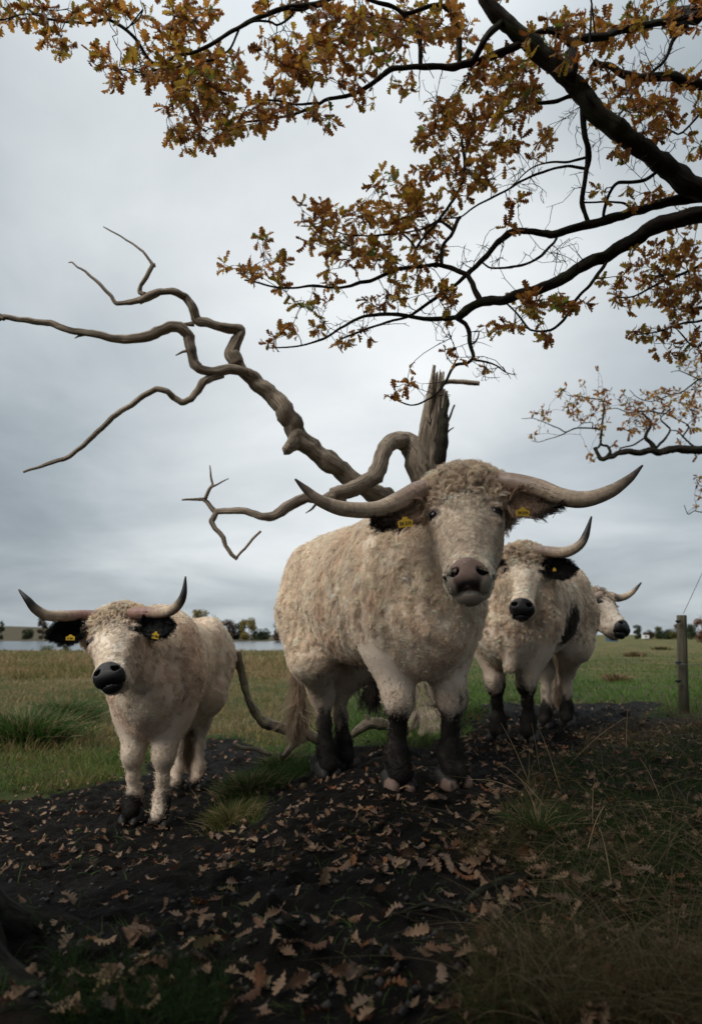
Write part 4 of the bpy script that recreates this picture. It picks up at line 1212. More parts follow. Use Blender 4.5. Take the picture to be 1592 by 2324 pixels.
# ---- the living oak: limbs traced, twigs grown out to the leaf sprays
LEAF_COLS = np.array([(.30, .115, .024), (.36, .16, .032), (.24, .085, .022), (.38, .235, .035), (.33, .215, .032), (.15, .17, .025), (.42, .20, .04), (.19, .075, .024)])
def grow_oak(root, limbs, clusters, dens, leaf_len, seed, n_objects, mat_leaf, twig_r=.0035, bare=0.0, col_w=(4, 5, 3, 3, 3, .7, 4, 3), depth_jit=.35, rosette=(4, 7), bark='bark', bare_cl=()):
    rg = np.random.default_rng(seed)
    nodes, nrad, ndir = [], [], []
    for k, (pts, nm) in enumerate(limbs):
        p, r = branch(pts, 6, .025, seed + k)
        if k and nm == 'branch':
            prev = np.concatenate(nodes)
            fr = np.linspace(0, 1, len(p))
            for end, wgt in ((0, 1 - S(fr, 0, .4)), (-1, S(fr, .6, 1))):
                dd = np.linalg.norm(prev - p[end], axis=1); j = int(np.argmin(dd))
                if dd[j] < (.5 if end == 0 else .22): p = p + (prev[j] - p[end])[None] * wgt[:, None]
        r = r * (1 + .10 * vnoise(p * 9, seed + k))
        add_branch(nm, root, p, r, MAT[bark], 14 if r.max() > .03 else 8, .20, 14, 0, 0, seed + k)
        nodes.append(p); nrad.append(r); ndir.append(unit(np.gradient(p, axis=0)))
    nodes, nrad, ndir = np.concatenate(nodes), np.concatenate(nrad), np.concatenate(ndir)
    ends, bare_e = [], []
    for (cx, cy, rx, ry, Y, w) in list(clusters) + [(*q[:5], -q[5]) for q in bare_cl]:
        n = max(2, int(round(dens * abs(w) * rx * ry / 1000)))
        a = rg.uniform(0, 2 * np.pi, n); q = np.sqrt(rg.random(n))
        for aa, qq in zip(a, q):
            ends.append(P(cx + rx * qq * math.cos(aa), cy + ry * qq * math.sin(aa), Y + rg.normal(0, depth_jit))); bare_e.append(w < 0)
    ends = np.array(ends); bare_e = np.array(bare_e)
    d0 = np.min(np.linalg.norm(ends[:, None] - nodes[None, ::3], axis=2), axis=1)
    od = np.argsort(d0); ends = ends[od]; bare_e = bare_e[od]
    parts, tips, tdirs = [], [], []
    NP = np.zeros((len(nodes) + len(ends) * 8, 3)); NP[:len(nodes)] = nodes
    NR = np.zeros(len(NP)); NR[:len(nodes)] = nrad
    cnt = len(nodes)
    for e, isb in zip(ends, bare_e):
        dv = NP[:cnt] - e
        dist = np.sqrt((dv ** 2).sum(1)) + np.where(NR[:cnt] < .002, .05, 0)
        j = int(np.argmin(dist))
        if dist[j] > 1.8: continue
        s = NP[j]; L = np.linalg.norm(e - s)
        if L < .03: continue
        m = max(4, int(L / .06)); m = min(m, 8)
        t = np.linspace(0, 1, m)[:, None]
        bow = rg.normal(0, .10, 3) * L; bow[2] += .06 * L
        p = s + (e - s) * t + bow * (4 * t * (1 - t)) * .6 + rg.normal(0, .012, (m, 3)) * np.sqrt(t) * min(1, L * 3)
        p[-1] = e
        r0 = min(max(NR[j] * .6, .0024), twig_r * (1 + .9 * L))
        r = np.linspace(r0, .0018, m)
        parts.append(tube(p, r, 5, 0, cap=False))
        k = min(m - 1, 7)
        NP[cnt:cnt + k] = p[1:1 + k]; NR[cnt:cnt + k] = r[1:1 + k]; cnt += k
        tips.append(None if isb else p); tdirs.append(unit(p[-1] - p[-2]))
        # bare side spurs
        for _ in range(rg.integers(1, 4)):
            i = rg.integers(1, m); dd = unit(rg.normal(0, 1, 3) + tdirs[-1]) * rg.uniform(.02, .07)
            parts.append(tube(np.array([p[i], p[i] + dd * .5 + rg.normal(0, .004, 3), p[i] + dd]), np.array([.0018, .0014, .001]), 4, 0, cap=False))
    v, f, a = merge(parts)
    obj('twigs', mesh_data('twigs', v - np.array(root.location), f, MAT[bark], True, a), root, kind='stuff')
    lp, lx, ln_, ls, lc, lk = [], [], [], [], [], []
    colw = np.array(col_w, float); colw /= colw.sum()
    for p, td in zip(tips, tdirs):
        if p is None or rg.random() < bare: continue
        ci = rg.choice(8, p=colw)
        nl = rg.integers(*rosette)
        spots = [(p[-1], 1.0)] * nl
        for i in range(len(p) // 2, len(p) - 1):
            if rg.random() < .55: spots.append((p[i], .8))
        for q, sz in spots:
            d = unit(td * .75 + rg.normal(0, .75, 3) + np.array([0, 0, -.22]))
            nn = unit(np.array([0, 0, 1.]) * .6 + rg.normal(0, .6, 3))
            lp.append(q + rg.normal(0, .006, 3)); lx.append(d); ln_.append(nn)
            ls.append(leaf_len * sz * rg.uniform(.65, 1.25))
            cc = LEAF_COLS[ci if rg.random() < .6 else rg.choice(8, p=colw)]
            lc.append(cc * rg.uniform(.7, 1.3)); lk.append(rg.integers(0, 3))
    lp, lx, ln_, ls, lc, lk = map(np.array, (lp, lx, ln_, ls, lc, lk))
    # the largest-looking leaves in the picture are objects of their own
    rel = lp - np.array([0, 0, CAM_H]); dep = rel[:, 1] * cp_ + rel[:, 2] * sp_
    u = rel[:, 0] / dep * F_ + W_ / 2; w = H_ / 2 - (-rel[:, 1] * sp_ + rel[:, 2] * cp_) / dep * F_
    score = np.where((u > 10) & (u < W_ - 10) & (w > 10) & (w < H_), ls / dep, 0)
    facing = np.abs((ln_ * unit(rel)).sum(1))
    idx = np.argsort(-score * (.3 + facing))[:n_objects]
    msk = np.zeros(len(lp), bool); msk[idx] = True
    if n_objects: leaf_objects('leaf', lp[msk], lx[msk], ln_[msk], ls[msk], lc[msk], lk[msk], mat_leaf, root)
    r_ = ~msk
    v, f, a = scatter_leaves(lp[r_], lx[r_], ln_[r_], ls[r_], lc[r_], lk[r_], rg)
    obj('leaves', mesh_data('leaves', v - np.array(root.location), f, mat_leaf, True, a), root, kind='stuff')
    return len(lp), len(tips)
def c5(pts, Y0, Y1, r0, r1):
    n = len(pts)
    return [(x * .5131 + 775.1, y * .5131, Y0 + (Y1 - Y0) * i / (n - 1), (r0 + (r1 - r0) * i / (n - 1)) * .5131) for i, (x, y) in enumerate(pts)]
def c4(pts, Y0, Y1, r0, r1):
    n = len(pts)
    return [(x * .5131, y * .5131, Y0 + (Y1 - Y0) * i / (n - 1), (r0 + (r1 - r0) * i / (n - 1)) * .5131) for i, (x, y) in enumerate(pts)]
TRUNK = np.array([4.6, 4.3, 0.0])
def live_oak():
    TRUNK[2] = gz(TRUNK[0], TRUNK[1])
    root = empty('oak_tree', TRUNK, label='living oak with rust brown autumn leaves spreading over the top of the scene', category='tree')
    tr = np.array([TRUNK + [0, 0, -.2], TRUNK + [0, .0, .6], TRUNK + [-.1, 0, 1.6], TRUNK + [-.15, 0, 2.6], TRUNK + [-.1, .1, 3.8], TRUNK + [.1, .2, 5.4], TRUNK + [.2, .2, 7.5]])
    p, r = catmull(tr, [.62, .46, .40, .38, .34, .26, .14], 8)
    add_branch('trunk', root, p, r, MAT['bark'], 24, .12, 4, 9, .05, 2)
    limbs = []
    def A(nm, pts, Y0, Y1, r0, r1, f=c5): limbs.append((f(pts, Y0, Y1, r0, r1), nm))
    A('limb', [(3100, 1250), (2300, 1060), (1900, 960), (1592, 835), (1470, 765), (1370, 690), (1250, 610), (1150, 520), (1060, 405), (985, 330), (890, 250), (790, 170), (700, 90), (640, 0), (600, -130)], 4.3, 3.9, 56, 38)
    A('limb', [(2300, 1010), (1900, 920), (1592, 872), (1500, 880), (1400, 903), (1300, 932), (1200, 972), (1120, 1003), (1000, 1030), (930, 1043), (840, 1036), (750, 1030), (680, 1080), (620, 1150), (540, 1220), (440, 1290), (380, 1340), (300, 1390), (150, 1440), (0, 1500)], 4.3, 4.6, 30, 4)
    A('limb', [(2600, 900), (2000, 900), (1592, 950), (1500, 970), (1380, 1010), (1250, 1080), (1190, 1112), (1100, 1162), (1000, 1220), (880, 1270), (780, 1303), (720, 1325), (650, 1336), (600, 1340), (540, 1378), (510, 1410)], 4.2, 4.4, 40, 18)
    A('branch', [(600, 1340), (565, 1265), (535, 1218), (470, 1185), (400, 1172), (320, 1180), (230, 1195), (130, 1240), (0, 1268), (-130, 1260), (-260, 1275), (-380, 1245), (-430, 1235)], 4.4, 4.6, 15, 3)
    A('branch', [(515, 1405), (440, 1412), (360, 1410), (250, 1395), (100, 1392), (0, 1448), (-80, 1500), (-200, 1530), (-340, 1535)], 4.4, 4.5, 13, 3)
    A('branch', [(505, 1405), (545, 1440), (566, 1480), (570, 1530), (588, 1585), (560, 1610), (500, 1620), (450, 1700), (390, 1760), (300, 1790), (190, 1740)], 4.4, 4.5, 13, 2.5)
    A('branch', [(585, 1580), (640, 1600), (690, 1620), (730, 1650), (770, 1660)], 4.4, 4.4, 6, 2)
    A('branch', [(570, 1520), (600, 1500), (610, 1460), (575, 1440)], 4.4, 4.3, 5, 2)
    A('branch', [(1010, 415), (1040, 500), (1080, 600), (1102, 690), (1085, 800), (1078, 880), (1112, 985)], 4.05, 4.4, 16, 11)
    A('branch', [(1090, 735), (1000, 730), (900, 760), (800, 810), (720, 850), (600, 900), (520, 960), (430, 970), (380, 1000)], 4.2, 4.6, 8, 3)
    A('branch', [(1070, 690), (1000, 720), (920, 720), (830, 750), (740, 830)], 4.2, 4.5, 7, 2.5)
    A('branch', [(985, 445), (900, 480), (800, 490), (700, 510), (600, 515), (540, 600), (545, 700), (530, 820), (470, 920), (400, 1000), (340, 1080), (325, 1170)], 4.1, 4.5, 10, 6)
    A('limb', [(800, 180), (750, 210), (650, 250), (560, 280), (480, 295), (400, 290), (300, 300), (220, 310), (150, 350), (80, 400), (0, 430), (-80, 445), (-210, 510), (-390, 540), (-480, 560)], 4.0, 4.0, 22, 4)
    A('branch', [(-100, 445), (-250, 445), (-400, 435), (-500, 440)], 4.0, 4.0, 7, 3)
    A('branch', [(355, 285), (340, 190), (290, 110), (220, 50), (110, 0), (0, -60)], 4.0, 3.8, 12, 10)
    A('branch', [(510, 280), (518, 180), (480, 80), (400, 0), (340, -60)], 4.0, 3.8, 13, 10)
    A('limb', [(1000, 335), (1012, 260), (1015, 195), (1060, 180), (1130, 168), (1250, 130), (1400, 105), (1500, 82), (1592, 60), (1750, 40), (1950, 60), (2300, 10)], 4.0, 4.2, 26, 8)
    A('branch', [(1010, 195), (960, 145), (890, 150), (850, 170)], 4.0, 4.0, 18, 14)
    A('limb', [(3150, 900), (2700, 700), (2250, 520), (1800, 420), (1592, 372), (1450, 345), (1330, 350), (1250, 330), (1180, 300), (1100, 270)], 4.4, 4.4, 34, 16)
    A('branch', [(690, 115), (640, 165), (595, 228)], 3.9, 3.9, 22, 15)
    A('branch', [(1120, 60), (1100, 0), (1110, -40)], 4.0, 3.9, 5, 5)
    A('branch', [(1090, 300), (1100, 150), (1115, 0)], 4.0, 3.9, 5, 6)
    A('branch', [(1440, -30), (1460, 40), (1480, 90), (1500, 130)], 4.3, 4.4, 40, 38)
    A('branch', [(1400, 775), (1330, 810), (1220, 815), (1180, 860), (1165, 960)], 4.1, 4.3, 9, 7)
    A('branch', [(1310, 915), (1240, 895), (1150, 890), (1080, 880)], 4.3, 4.3, 7, 4)
    A('branch', [(950, 1045), (930, 1090), (880, 1140), (800, 1175), (730, 1185), (640, 1165), (585, 1120)], 4.4, 4.4, 8, 4)
    A('branch', [(1185, 1130), (1150, 1210), (1090, 1280), (1030, 1340), (980, 1420), (920, 1465), (830, 1470), (780, 1400), (720, 1345)], 4.3, 4.3, 9, 4)
    A('branch', [(330, 1180), (320, 1090), (250, 1030), (130, 1040), (0, 1030), (-80, 990)], 4.5, 4.6, 6, 3)
    A('branch', [(440, 1170), (440, 1090), (480, 1040), (520, 1030)], 4.5, 4.5, 10, 8)
    A('branch', [(490, 1010), (440, 970), (380, 1000), (280, 1020), (120, 1030)], 4.5, 4.6, 8, 3)
    A('branch', [(1592, 640), (1500, 600), (1420, 560), (1330, 600)], 4.8, 4.8, 6, 3)
    A('branch', [(1700, 900), (1640, 1060), (1592, 1150), (1500, 1200), (1400, 1250), (1300, 1300), (1200, 1310)], 4.6, 4.7, 10, 3)
    A('branch', [(1750, 1100), (1660, 1300), (1592, 1420), (1500, 1440), (1400, 1470), (1310, 1480)], 4.9, 4.9, 9, 3)
    A('branch', [(1640, 1400), (1592, 1520), (1480, 1560)], 5.0, 5.0, 6, 3)
    A('branch', [(1592, 240), (1500, 260), (1400, 300), (1310, 380), (1250, 470), (1180, 560)], 4.5, 4.4, 9, 5)
    # sprays reaching in at the top left
    A('branch', [(1340, -90), (1260, 0), (1180, 30), (1100, 90), (1060, 140), (960, 190), (800, 230), (740, 260), (700, 300), (600, 320), (480, 300)], 3.7, 3.8, 16, 3, c4)
    A('branch', [(1360, -60), (1320, 0), (1290, 40), (1300, 70), (1240, 130), (1240, 190), (1150, 260)], 3.7, 3.8, 8, 5, c4)
    A('branch', [(1060, 150), (1020, 220), (940, 260), (830, 280), (700, 300)], 3.8, 3.8, 6, 4, c4)
    A('branch', [(680, -90), (590, 0), (560, 30), (500, 70), (420, 95), (300, 95), (210, 85), (150, 50), (90, 0), (20, -30)], 3.6, 3.7, 10, 4, c4)
    A('branch', [(640, -40), (640, 20), (610, 80), (575, 110)], 3.6, 3.7, 4, 3, c4)
    A('branch', [(200, 85), (100, 60), (0, 85), (-60, 90)], 3.7, 3.7, 4, 3, c4)
    cl = [(60, 25, 70, 22, 3.7, 1), (20, 40, 25, 18, 3.7, 1), (135, 85, 28, 42, 3.7, 1), (215, 25, 50, 20, 3.7, 1), (260, 20, 45, 25, 3.7, 1), (300, 35, 40, 18, 3.7, .7), (290, 165, 55, 32, 3.8, 1), (235, 130, 40, 20, 3.8, 1), (340, 130, 45, 55, 3.8, 1), (420, 160, 60, 65, 3.8, 1.1), (440, 30, 50, 32, 3.75, 1), (400, 60, 50, 40, 3.75, 1), (500, 170, 60, 60, 3.9, 1.3), (450, 235, 75, 45, 4.0, 1.1), (420, 300, 45, 40, 4.0, 1.1), (560, 270, 70, 40, 4.0, 1.1), (500, 305, 45, 30, 4.0, 1), (620, 110, 35, 45, 3.9, .8), (640, 235, 60, 40, 4.0, 1), (660, 170, 50, 40, 4.0, 1), (700, 120, 55, 65, 4.0, 1.2), (735, 262, 36, 30, 4.0, 1), (760, 60, 65, 55, 4.0, 1.2), (790, 140, 45, 55, 4.0, 1), (700, 20, 50, 22, 3.9, 1), (590, 15, 30, 18, 3.8, .7), (850, 40, 65, 38, 4.0, 1.2), (880, 115, 45, 45, 4.0, 1), (930, 50, 65, 50, 4.0, 1.2), (830, 225, 25, 20, 4.0, .8), (1000, 40, 65, 40, 4.0, 1), (1050, 90, 55, 40, 4.0, .9), (930, 180, 50, 25, 4.0, .5),
          (1130, 175, 65, 55, 4.1, 1.3), (1180, 230, 55, 45, 4.1, 1.2), (1120, 250, 55, 40, 4.2, 1.1), (1010, 225, 50, 25, 4.2, .7), (1000, 280, 45, 40, 4.2, .9), (1060, 285, 45, 40, 4.2, 1), (960, 315, 25, 20, 4.2, 1), (1000, 340, 40, 25, 4.2, .9), (1090, 330, 60, 45, 4.3, .9), (1170, 340, 50, 40, 4.3, .9), (1220, 320, 40, 30, 4.3, .8), (1250, 130, 55, 40, 4.2, 1), (1230, 60, 50, 35, 4.0, .9), (1300, 90, 60, 60, 4.2, 1), (1390, 60, 70, 50, 4.3, 1.1), (1480, 40, 60, 40, 4.3, .9), (1560, 30, 45, 40, 4.3, .9), (1340, 190, 50, 40, 4.3, .8), (1400, 240, 60, 50, 4.4, .9), (1470, 270, 60, 50, 4.5, 1), (1550, 230, 50, 60, 4.5, .9), (1400, 350, 30, 25, 4.3, .9), (1450, 160, 60, 40, 4.5, .5), (1570, 330, 30, 30, 4.5, .6),
          (880, 415, 35, 30, 4.5, 1), (920, 445, 45, 35, 4.5, 1.1), (980, 470, 45, 30, 4.5, 1), (960, 395, 30, 20, 4.5, .9), (1020, 385, 50, 25, 4.4, 1), (1075, 395, 45, 35, 4.4, 1.2), (1050, 430, 40, 25, 4.5, 1), (800, 495, 75, 40, 4.6, 1.2), (880, 500, 55, 45, 4.6, 1.3), (940, 500, 45, 40, 4.6, 1), (700, 470, 32, 20, 4.6, 1), (715, 515, 35, 40, 4.6, 1.1), (770, 550, 70, 35, 4.6, 1.2), (840, 580, 55, 35, 4.6, 1.1), (600, 555, 28, 20, 4.6, 1), (560, 620, 45, 18, 4.6, 1.2), (525, 605, 20, 10, 4.6, 1.2), (630, 600, 40, 22, 4.6, 1), (650, 655, 35, 22, 4.5, .7), (700, 690, 45, 25, 4.5, .7), (760, 625, 35, 20, 4.6, .8), (900, 610, 40, 30, 4.5, .9), (930, 640, 45, 28, 4.5, .8), (850, 680, 60, 25, 4.5, .8), (960, 570, 50, 35, 4.5, .9), (1000, 520, 40, 35, 4.5, .6), (1005, 660, 50, 28, 4.4, .8), (990, 715, 40, 22, 4.4, .5), (650, 745, 32, 20, 4.5, .9), (612, 770, 22, 16, 4.5, 1), (720, 735, 28, 18, 4.5, .8), (785, 790, 30, 20, 4.4, .9), (830, 760, 30, 15, 4.4, .6), (1180, 470, 25, 20, 4.3, .5), (1170, 520, 20, 15, 4.3, .5),
          (1190, 690, 50, 28, 4.3, .9), (1230, 680, 45, 30, 4.3, 1), (1270, 700, 35, 22, 4.3, .9), (1170, 735, 30, 20, 4.3, .8), (1250, 770, 32, 20, 4.3, .8), (1120, 735, 25, 20, 4.3, .6), (1310, 690, 25, 15, 4.4, .7), (1390, 640, 30, 22, 4.7, .8), (1430, 680, 35, 25, 4.7, .9), (1490, 590, 65, 45, 4.8, 1.2), (1550, 560, 40, 40, 4.8, 1.1), (1500, 650, 55, 40, 4.8, 1.1), (1560, 650, 40, 55, 4.8, 1.2), (1540, 730, 50, 35, 4.9, 1.1), (1470, 760, 40, 22, 4.9, 1), (1500, 790, 35, 18, 4.9, .9), (1570, 790, 25, 30, 5.0, 1), (1360, 440, 30, 20, 4.4, .4), (1430, 440, 25, 20, 4.4, .5), (1500, 450, 35, 25, 4.5, .6), (1560, 500, 30, 20, 4.6, .6),
          (1690, 100, 80, 80, 4.4, .7), (1720, 320, 80, 80, 4.5, .6), (1690, 600, 70, 80, 4.8, .9), (1120, -70, 150, 45, 3.9, .6), (700, -60, 150, 45, 3.8, .6), (320, -50, 150, 35, 3.7, .6), (1460, -70, 150, 50, 4.2, .6), (-80, 40, 50, 40, 3.7, .7),
          (930, 880, 22, 12, 4.5, .8), (885, 890, 18, 10, 4.5, .7), (1030, 800, 25, 15, 4.4, .5), (1160, 850, 14, 10, 4.4, .7), (1095, 840, 18, 12, 4.4, .4)]
    # sprays in view first, then unseen crown leaves added overhead for shade
    grow_oak(root, limbs, cl, 7.4, .078, 101, 300, MAT['leaf'], bare=.08, rosette=(4, 8), bare_cl=[(1250, 420, 110, 50, 4.3, 0.50), (1330, 560, 90, 60, 4.4, 0.36), (1180, 560, 90, 60, 4.5, 0.44), (1080, 600, 60, 50, 4.4, 0.60), (1420, 300, 120, 90, 4.5, 0.50), (1500, 150, 80, 100, 4.4, 0.50), (1150, 430, 80, 40, 4.4, 0.60), (1050, 770, 70, 40, 4.4, 1.00), (1120, 845, 50, 25, 4.4, 1.00), (930, 700, 120, 50, 4.5, 0.60), (760, 720, 120, 50, 4.5, 0.50), (1000, 200, 90, 40, 4.1, 0.60), (1300, 250, 80, 80, 4.3, 0.50), (950, 890, 80, 25, 4.5, 0.60)])
    rg = np.random.default_rng(7)
    n = SHADE_LEAF_N
    q = np.stack([rg.uniform(-.7, 6.5, n), rg.uniform(-1.2, 2.7, n), rg.uniform(3.2, 6.2, n)], 1)  # added shade crown, cut back at the left so sun reaches the cattle
    dens = fbm(q * .8, 3, 3)
    q = q[(dens > -.25) & (q[:, 2] > 3.0 + .0 * q[:, 1]) & (q[:, 2] > CAM_H + 1.25 * np.maximum(q[:, 1], 0) + .8)]
    m = len(q)
    v, f, a = scatter_leaves(q, rg.normal(0, 1, (m, 3)), rg.normal(0, .5, (m, 3)) + [0, 0, 1], rg.uniform(.12, .22, m), LEAF_COLS[rg.integers(0, 8, m)], rg.integers(0, 3, m), rg, LEAF_LOW)
    obj('leaves', mesh_data('overhead_shade_leaves', v - TRUNK, f, MAT['leaf'], True, a), root, kind='stuff')
    over = [np.array([TRUNK + [-.1, .1, 3.6], TRUNK + [-1.2, -1.2, 4.3], TRUNK + [-2.6, -2.8, 4.7], TRUNK + [-4.4, -4.2, 4.9], TRUNK + [-6.6, -5.2, 5.0]]),
            np.array([TRUNK + [-.1, .0, 4.2], TRUNK + [-.8, -2.0, 5.2], TRUNK + [-1.6, -4.0, 5.6], TRUNK + [-2.4, -6.5, 5.8]])]
    for k, o_ in enumerate(over):
        p, r = catmull(o_, np.linspace(.2, .04, len(o_)), 8)
        add_branch('limb', root, p, r, MAT['bark'], 14, .15, 6, 0, 0, 40 + k)
SHADE_LEAF_N = 34000
live_oak()

# ---- a second oak farther right: one limb and its thin brown sprays
def second_oak():
    D = 9.5
    b = np.array([9.2, 9.8, 0.]); b[2] = gz(b[0], b[1])
    root = empty('oak_tree', b, label='farther oak reaching a level limb of small thin leaves in from the edge', category='tree')
    tr = np.array([b + [0, 0, -.2], b + [0, 0, 1.5], b + [-.1, 0, 3.4], b + [0, .1, 6.0]])
    p, r = catmull(tr, [.6, .42, .36, .2], 8)
    add_branch('trunk', root, p, r, MAT['bark'], 20, .12, 4, 8, .05, 5)
    def c6(pts, r0, r1):
        n = len(pts)
        return [((x / 3.5066 + 1300) / 1.1018, (y / 3.5066 + 850) / 1.1018, D, (r0 + (r1 - r0) * i / (n - 1)) / 3.5066 / 1.1018) for i, (x, y) in enumerate(pts)]
    L = [(c6([(3400, 940), (2400, 960), (1900, 955), (1592, 958), (1450, 950), (1330, 962), (1240, 990), (1150, 975), (1060, 998), (980, 985), (870, 990), (780, 1030), (710, 1045), (660, 1000), (645, 950)], 44, 16), 'limb'),
         (c6([(730, 1035), (780, 980), (760, 930), (710, 915), (670, 870), (610, 825)], 16, 9), 'branch'),
         (c6([(640, 840), (660, 780), (700, 720), (725, 640), (715, 540), (680, 520), (560, 500), (420, 480)], 12, 4), 'branch'),
         (c6([(650, 780), (560, 770), (480, 775), (400, 815), (330, 780), (220, 730), (120, 690), (10, 695)], 9, 2.5), 'branch'),
         (c6([(400, 815), (350, 845), (250, 870), (150, 895), (90, 880)], 6, 2), 'branch'),
         (c6([(650, 770), (630, 720), (540, 720), (450, 690)], 6, 2.5), 'branch'),
         (c6([(1190, 960), (1140, 900), (1080, 860), (1130, 740), (1060, 650)], 24, 9), 'branch'),
         (c6([(1200, 950), (1330, 800), (1290, 750), (1240, 690), (1320, 600)], 11, 5), 'branch'),
         (c6([(1080, 860), (1000, 920), (890, 940), (830, 970)], 9, 4), 'branch'),
         (c6([(1592, 860), (1460, 880), (1390, 810), (1320, 800)], 10, 5), 'branch'),
         (c6([(1592, 730), (1480, 740), (1350, 680), (1290, 660)], 8, 4), 'branch'),
         (c6([(1250, 640), (1120, 620), (950, 640), (830, 605), (720, 615)], 7, 3), 'branch'),
         (c6([(1700, 350), (1592, 360), (1500, 320), (1400, 270), (1320, 280)], 8, 3), 'branch'),
         (c6([(1700, 500), (1592, 430), (1450, 440), (1330, 470), (1140, 545), (1030, 510), (960, 440)], 8, 3), 'branch'),
         (c6([(1800, 1500), (1592, 1495), (1530, 1490), (1470, 1520), (1440, 1440)], 6, 3), 'branch'),
         (c6([(1800, 1200), (1650, 1230), (1580, 1280), (1540, 1220)], 6, 3), 'branch')]
    def cc(x, y, rx, ry, w): return ((x / 3.5066 + 1300) / 1.1018, (y / 3.5066 + 850) / 1.1018, rx / 3.864, ry / 3.864, D, w)
    cl = [cc(380, 450, 60, 40, 1), cc(530, 370, 30, 40, .6), cc(690, 290, 40, 25, .8), cc(560, 510, 110, 50, 1), cc(450, 580, 70, 60, .8), cc(200, 650, 90, 60, .8), cc(90, 850, 50, 30, 1), cc(560, 640, 120, 70, .7), cc(740, 480, 60, 60, 1.1), cc(730, 600, 60, 60, .9), cc(710, 760, 50, 80, .9), cc(880, 460, 50, 40, .8), cc(860, 560, 60, 50, .5), cc(1000, 580, 90, 60, 1.1), cc(1060, 660, 110, 70, 1.3), cc(960, 760, 90, 70, .9), cc(1120, 760, 80, 70, 1.2), cc(1180, 500, 60, 50, 1.2), cc(1080, 460, 50, 30, .8), cc(1290, 440, 60, 40, 1), cc(1240, 600, 80, 60, .8), cc(1380, 480, 90, 50, 1.2), cc(1480, 540, 90, 60, 1.3), cc(1380, 640, 90, 60, 1), cc(1520, 640, 70, 60, 1.2), cc(1560, 430, 40, 50, 1.3), cc(1450, 760, 90, 50, .7), cc(620, 980, 30, 40, .7), cc(610, 1080, 30, 25, .8), cc(1540, 150, 50, 90, 1), cc(1440, 170, 50, 80, .9), cc(1420, 250, 70, 40, .8), cc(1560, 300, 40, 60, 1.1), cc(880, 900, 80, 40, .5), cc(1400, 880, 25, 15, .8), cc(1560, 1240, 30, 50, 1), cc(1560, 1350, 25, 50, .7), cc(1560, 1440, 40, 30, 1), cc(1560, 1040, 30, 30, .7)]
    grow_oak(root, L, cl, 30, .085, 202, 0, MAT['leaf'], twig_r=.006, bare=.15, depth_jit=.5, rosette=(2, 5), col_w=(3, 4, 4, 1.5, 2, .4, 3, 4))
second_oak()

# ---- foot of a mossy trunk at the lower corner
def corner_trunk():
    b = np.array([-1.09, 1.66, 0.]); b[2] = gbase(b[0], b[1])
    root = empty('mossy_tree', b, label='dark mossy foot of a tree trunk at the lower corner of the mud', category='tree')
    p, r = catmull(np.array([b + [0, 0, -.25], b + [-.02, 0, .0], b + [-.12, 0, .18], b + [-.24, .02, .42], b + [-.36, .04, .9], b + [-.42, .05, 2.0], b + [-.42, .05, 4.6]]), [.36, .30, .24, .21, .20, .19, .15], 8)
    add_branch('trunk', root, p, r, MAT['mossbark'], 30, .16, 6, 9, .07, 6)
    rg = np.random.default_rng(17); n = 12000
    q = np.stack([rg.uniform(-5.0, -.6, n), rg.uniform(-3.6, -.7, n), rg.uniform(3.0, 6.2, n)], 1)  # unseen crown leaves added high up to shade the near ground
    q = q[(fbm(q * .8, 3, 13) > -.3) & (q[:, 2] > CAM_H + 1.25 * np.maximum(q[:, 1], 0) + .8)]; m = len(q)
    v, f, a = scatter_leaves(q, rg.normal(0, 1, (m, 3)), rg.normal(0, .5, (m, 3)) + [0, 0, 1], rg.uniform(.12, .22, m), LEAF_COLS[rg.integers(0, 8, m)], rg.integers(0, 3, m), rg, LEAF_LOW)
    obj('leaves', mesh_data('corner_shade_leaves', v - b, f, MAT['leaf'], True, a), root, kind='stuff')
    for k, (dx, dy) in enumerate([(.32, -.06), (.20, .22), (.12, -.28)]):
        p, r = catmull(np.array([b + [-.05, 0, .16], b + [dx * .6, dy * .6, .08], b + [dx, dy, -.0], b + [dx * 1.7, dy * 1.7, -.08]]), [.12, .09, .06, .03], 6)
        add_branch('root', root, p, r, MAT['mossbark'], 12, .2, 9, 0, 0, 60 + k)
corner_trunk()
# ------------------------------------------------------------------ fallen wood, fence, far bank
def fallen(label, pts, seed, side=None, m='fallen', rough=.34, name='fallen_branch', lift=0):
    w = []
    for (x, y, d, r) in pts:
        q = P(x, y, d); w.append(q)
    w = np.array(w); r = np.array([a[3] * a[2] / F_ for a in pts])
    low = gz(w[:, 0], w[:, 1])
    w[:, 2] = np.maximum(w[:, 2], low + r * .3)
    b = w[np.argmin(w[:, 2])].copy()
    root = empty(name, b, label=label, category='branch')
    p, rr = catmull(w, r, 8, .8)
    p = p + .012 * np.stack([fbm(p * 6 + 7 * i, 2, seed + i) for i in range(3)], 1)
    add_branch('bough', root, p, rr, MAT[m], 14, rough, 16, 5, .05, seed)
    for s in (side or []):
        sw = np.array([P(x, y, d) for x, y, d, r_ in s]); sr = np.array([a[3] * a[2] / F_ for a in s])
        sw[:, 2] = np.maximum(sw[:, 2], gz(sw[:, 0], sw[:, 1]) + sr * .4)
        p, rr = catmull(sw, sr, 6)
        add_branch('side_branch', root, p, rr, MAT[m], 10, rough, 16, 0, 0, seed + 9)
fallen('fallen grey branch curving up to a green end between the cow and the bull', [(538, 1478, 5.3, 9), (545, 1515, 5.3, 9.5), (555, 1560, 5.3, 9), (564, 1588, 5.25, 8), (584, 1618, 5.25, 9), (606, 1645, 5.2, 12), (632, 1655, 5.15, 12), (668, 1668, 5.12, 12), (700, 1668, 5.1, 12), (740, 1680, 5.1, 11)], 3, [[(690, 1676, 5.05, 8), (665, 1690, 5.0, 8), (642, 1718, 4.9, 6)]])
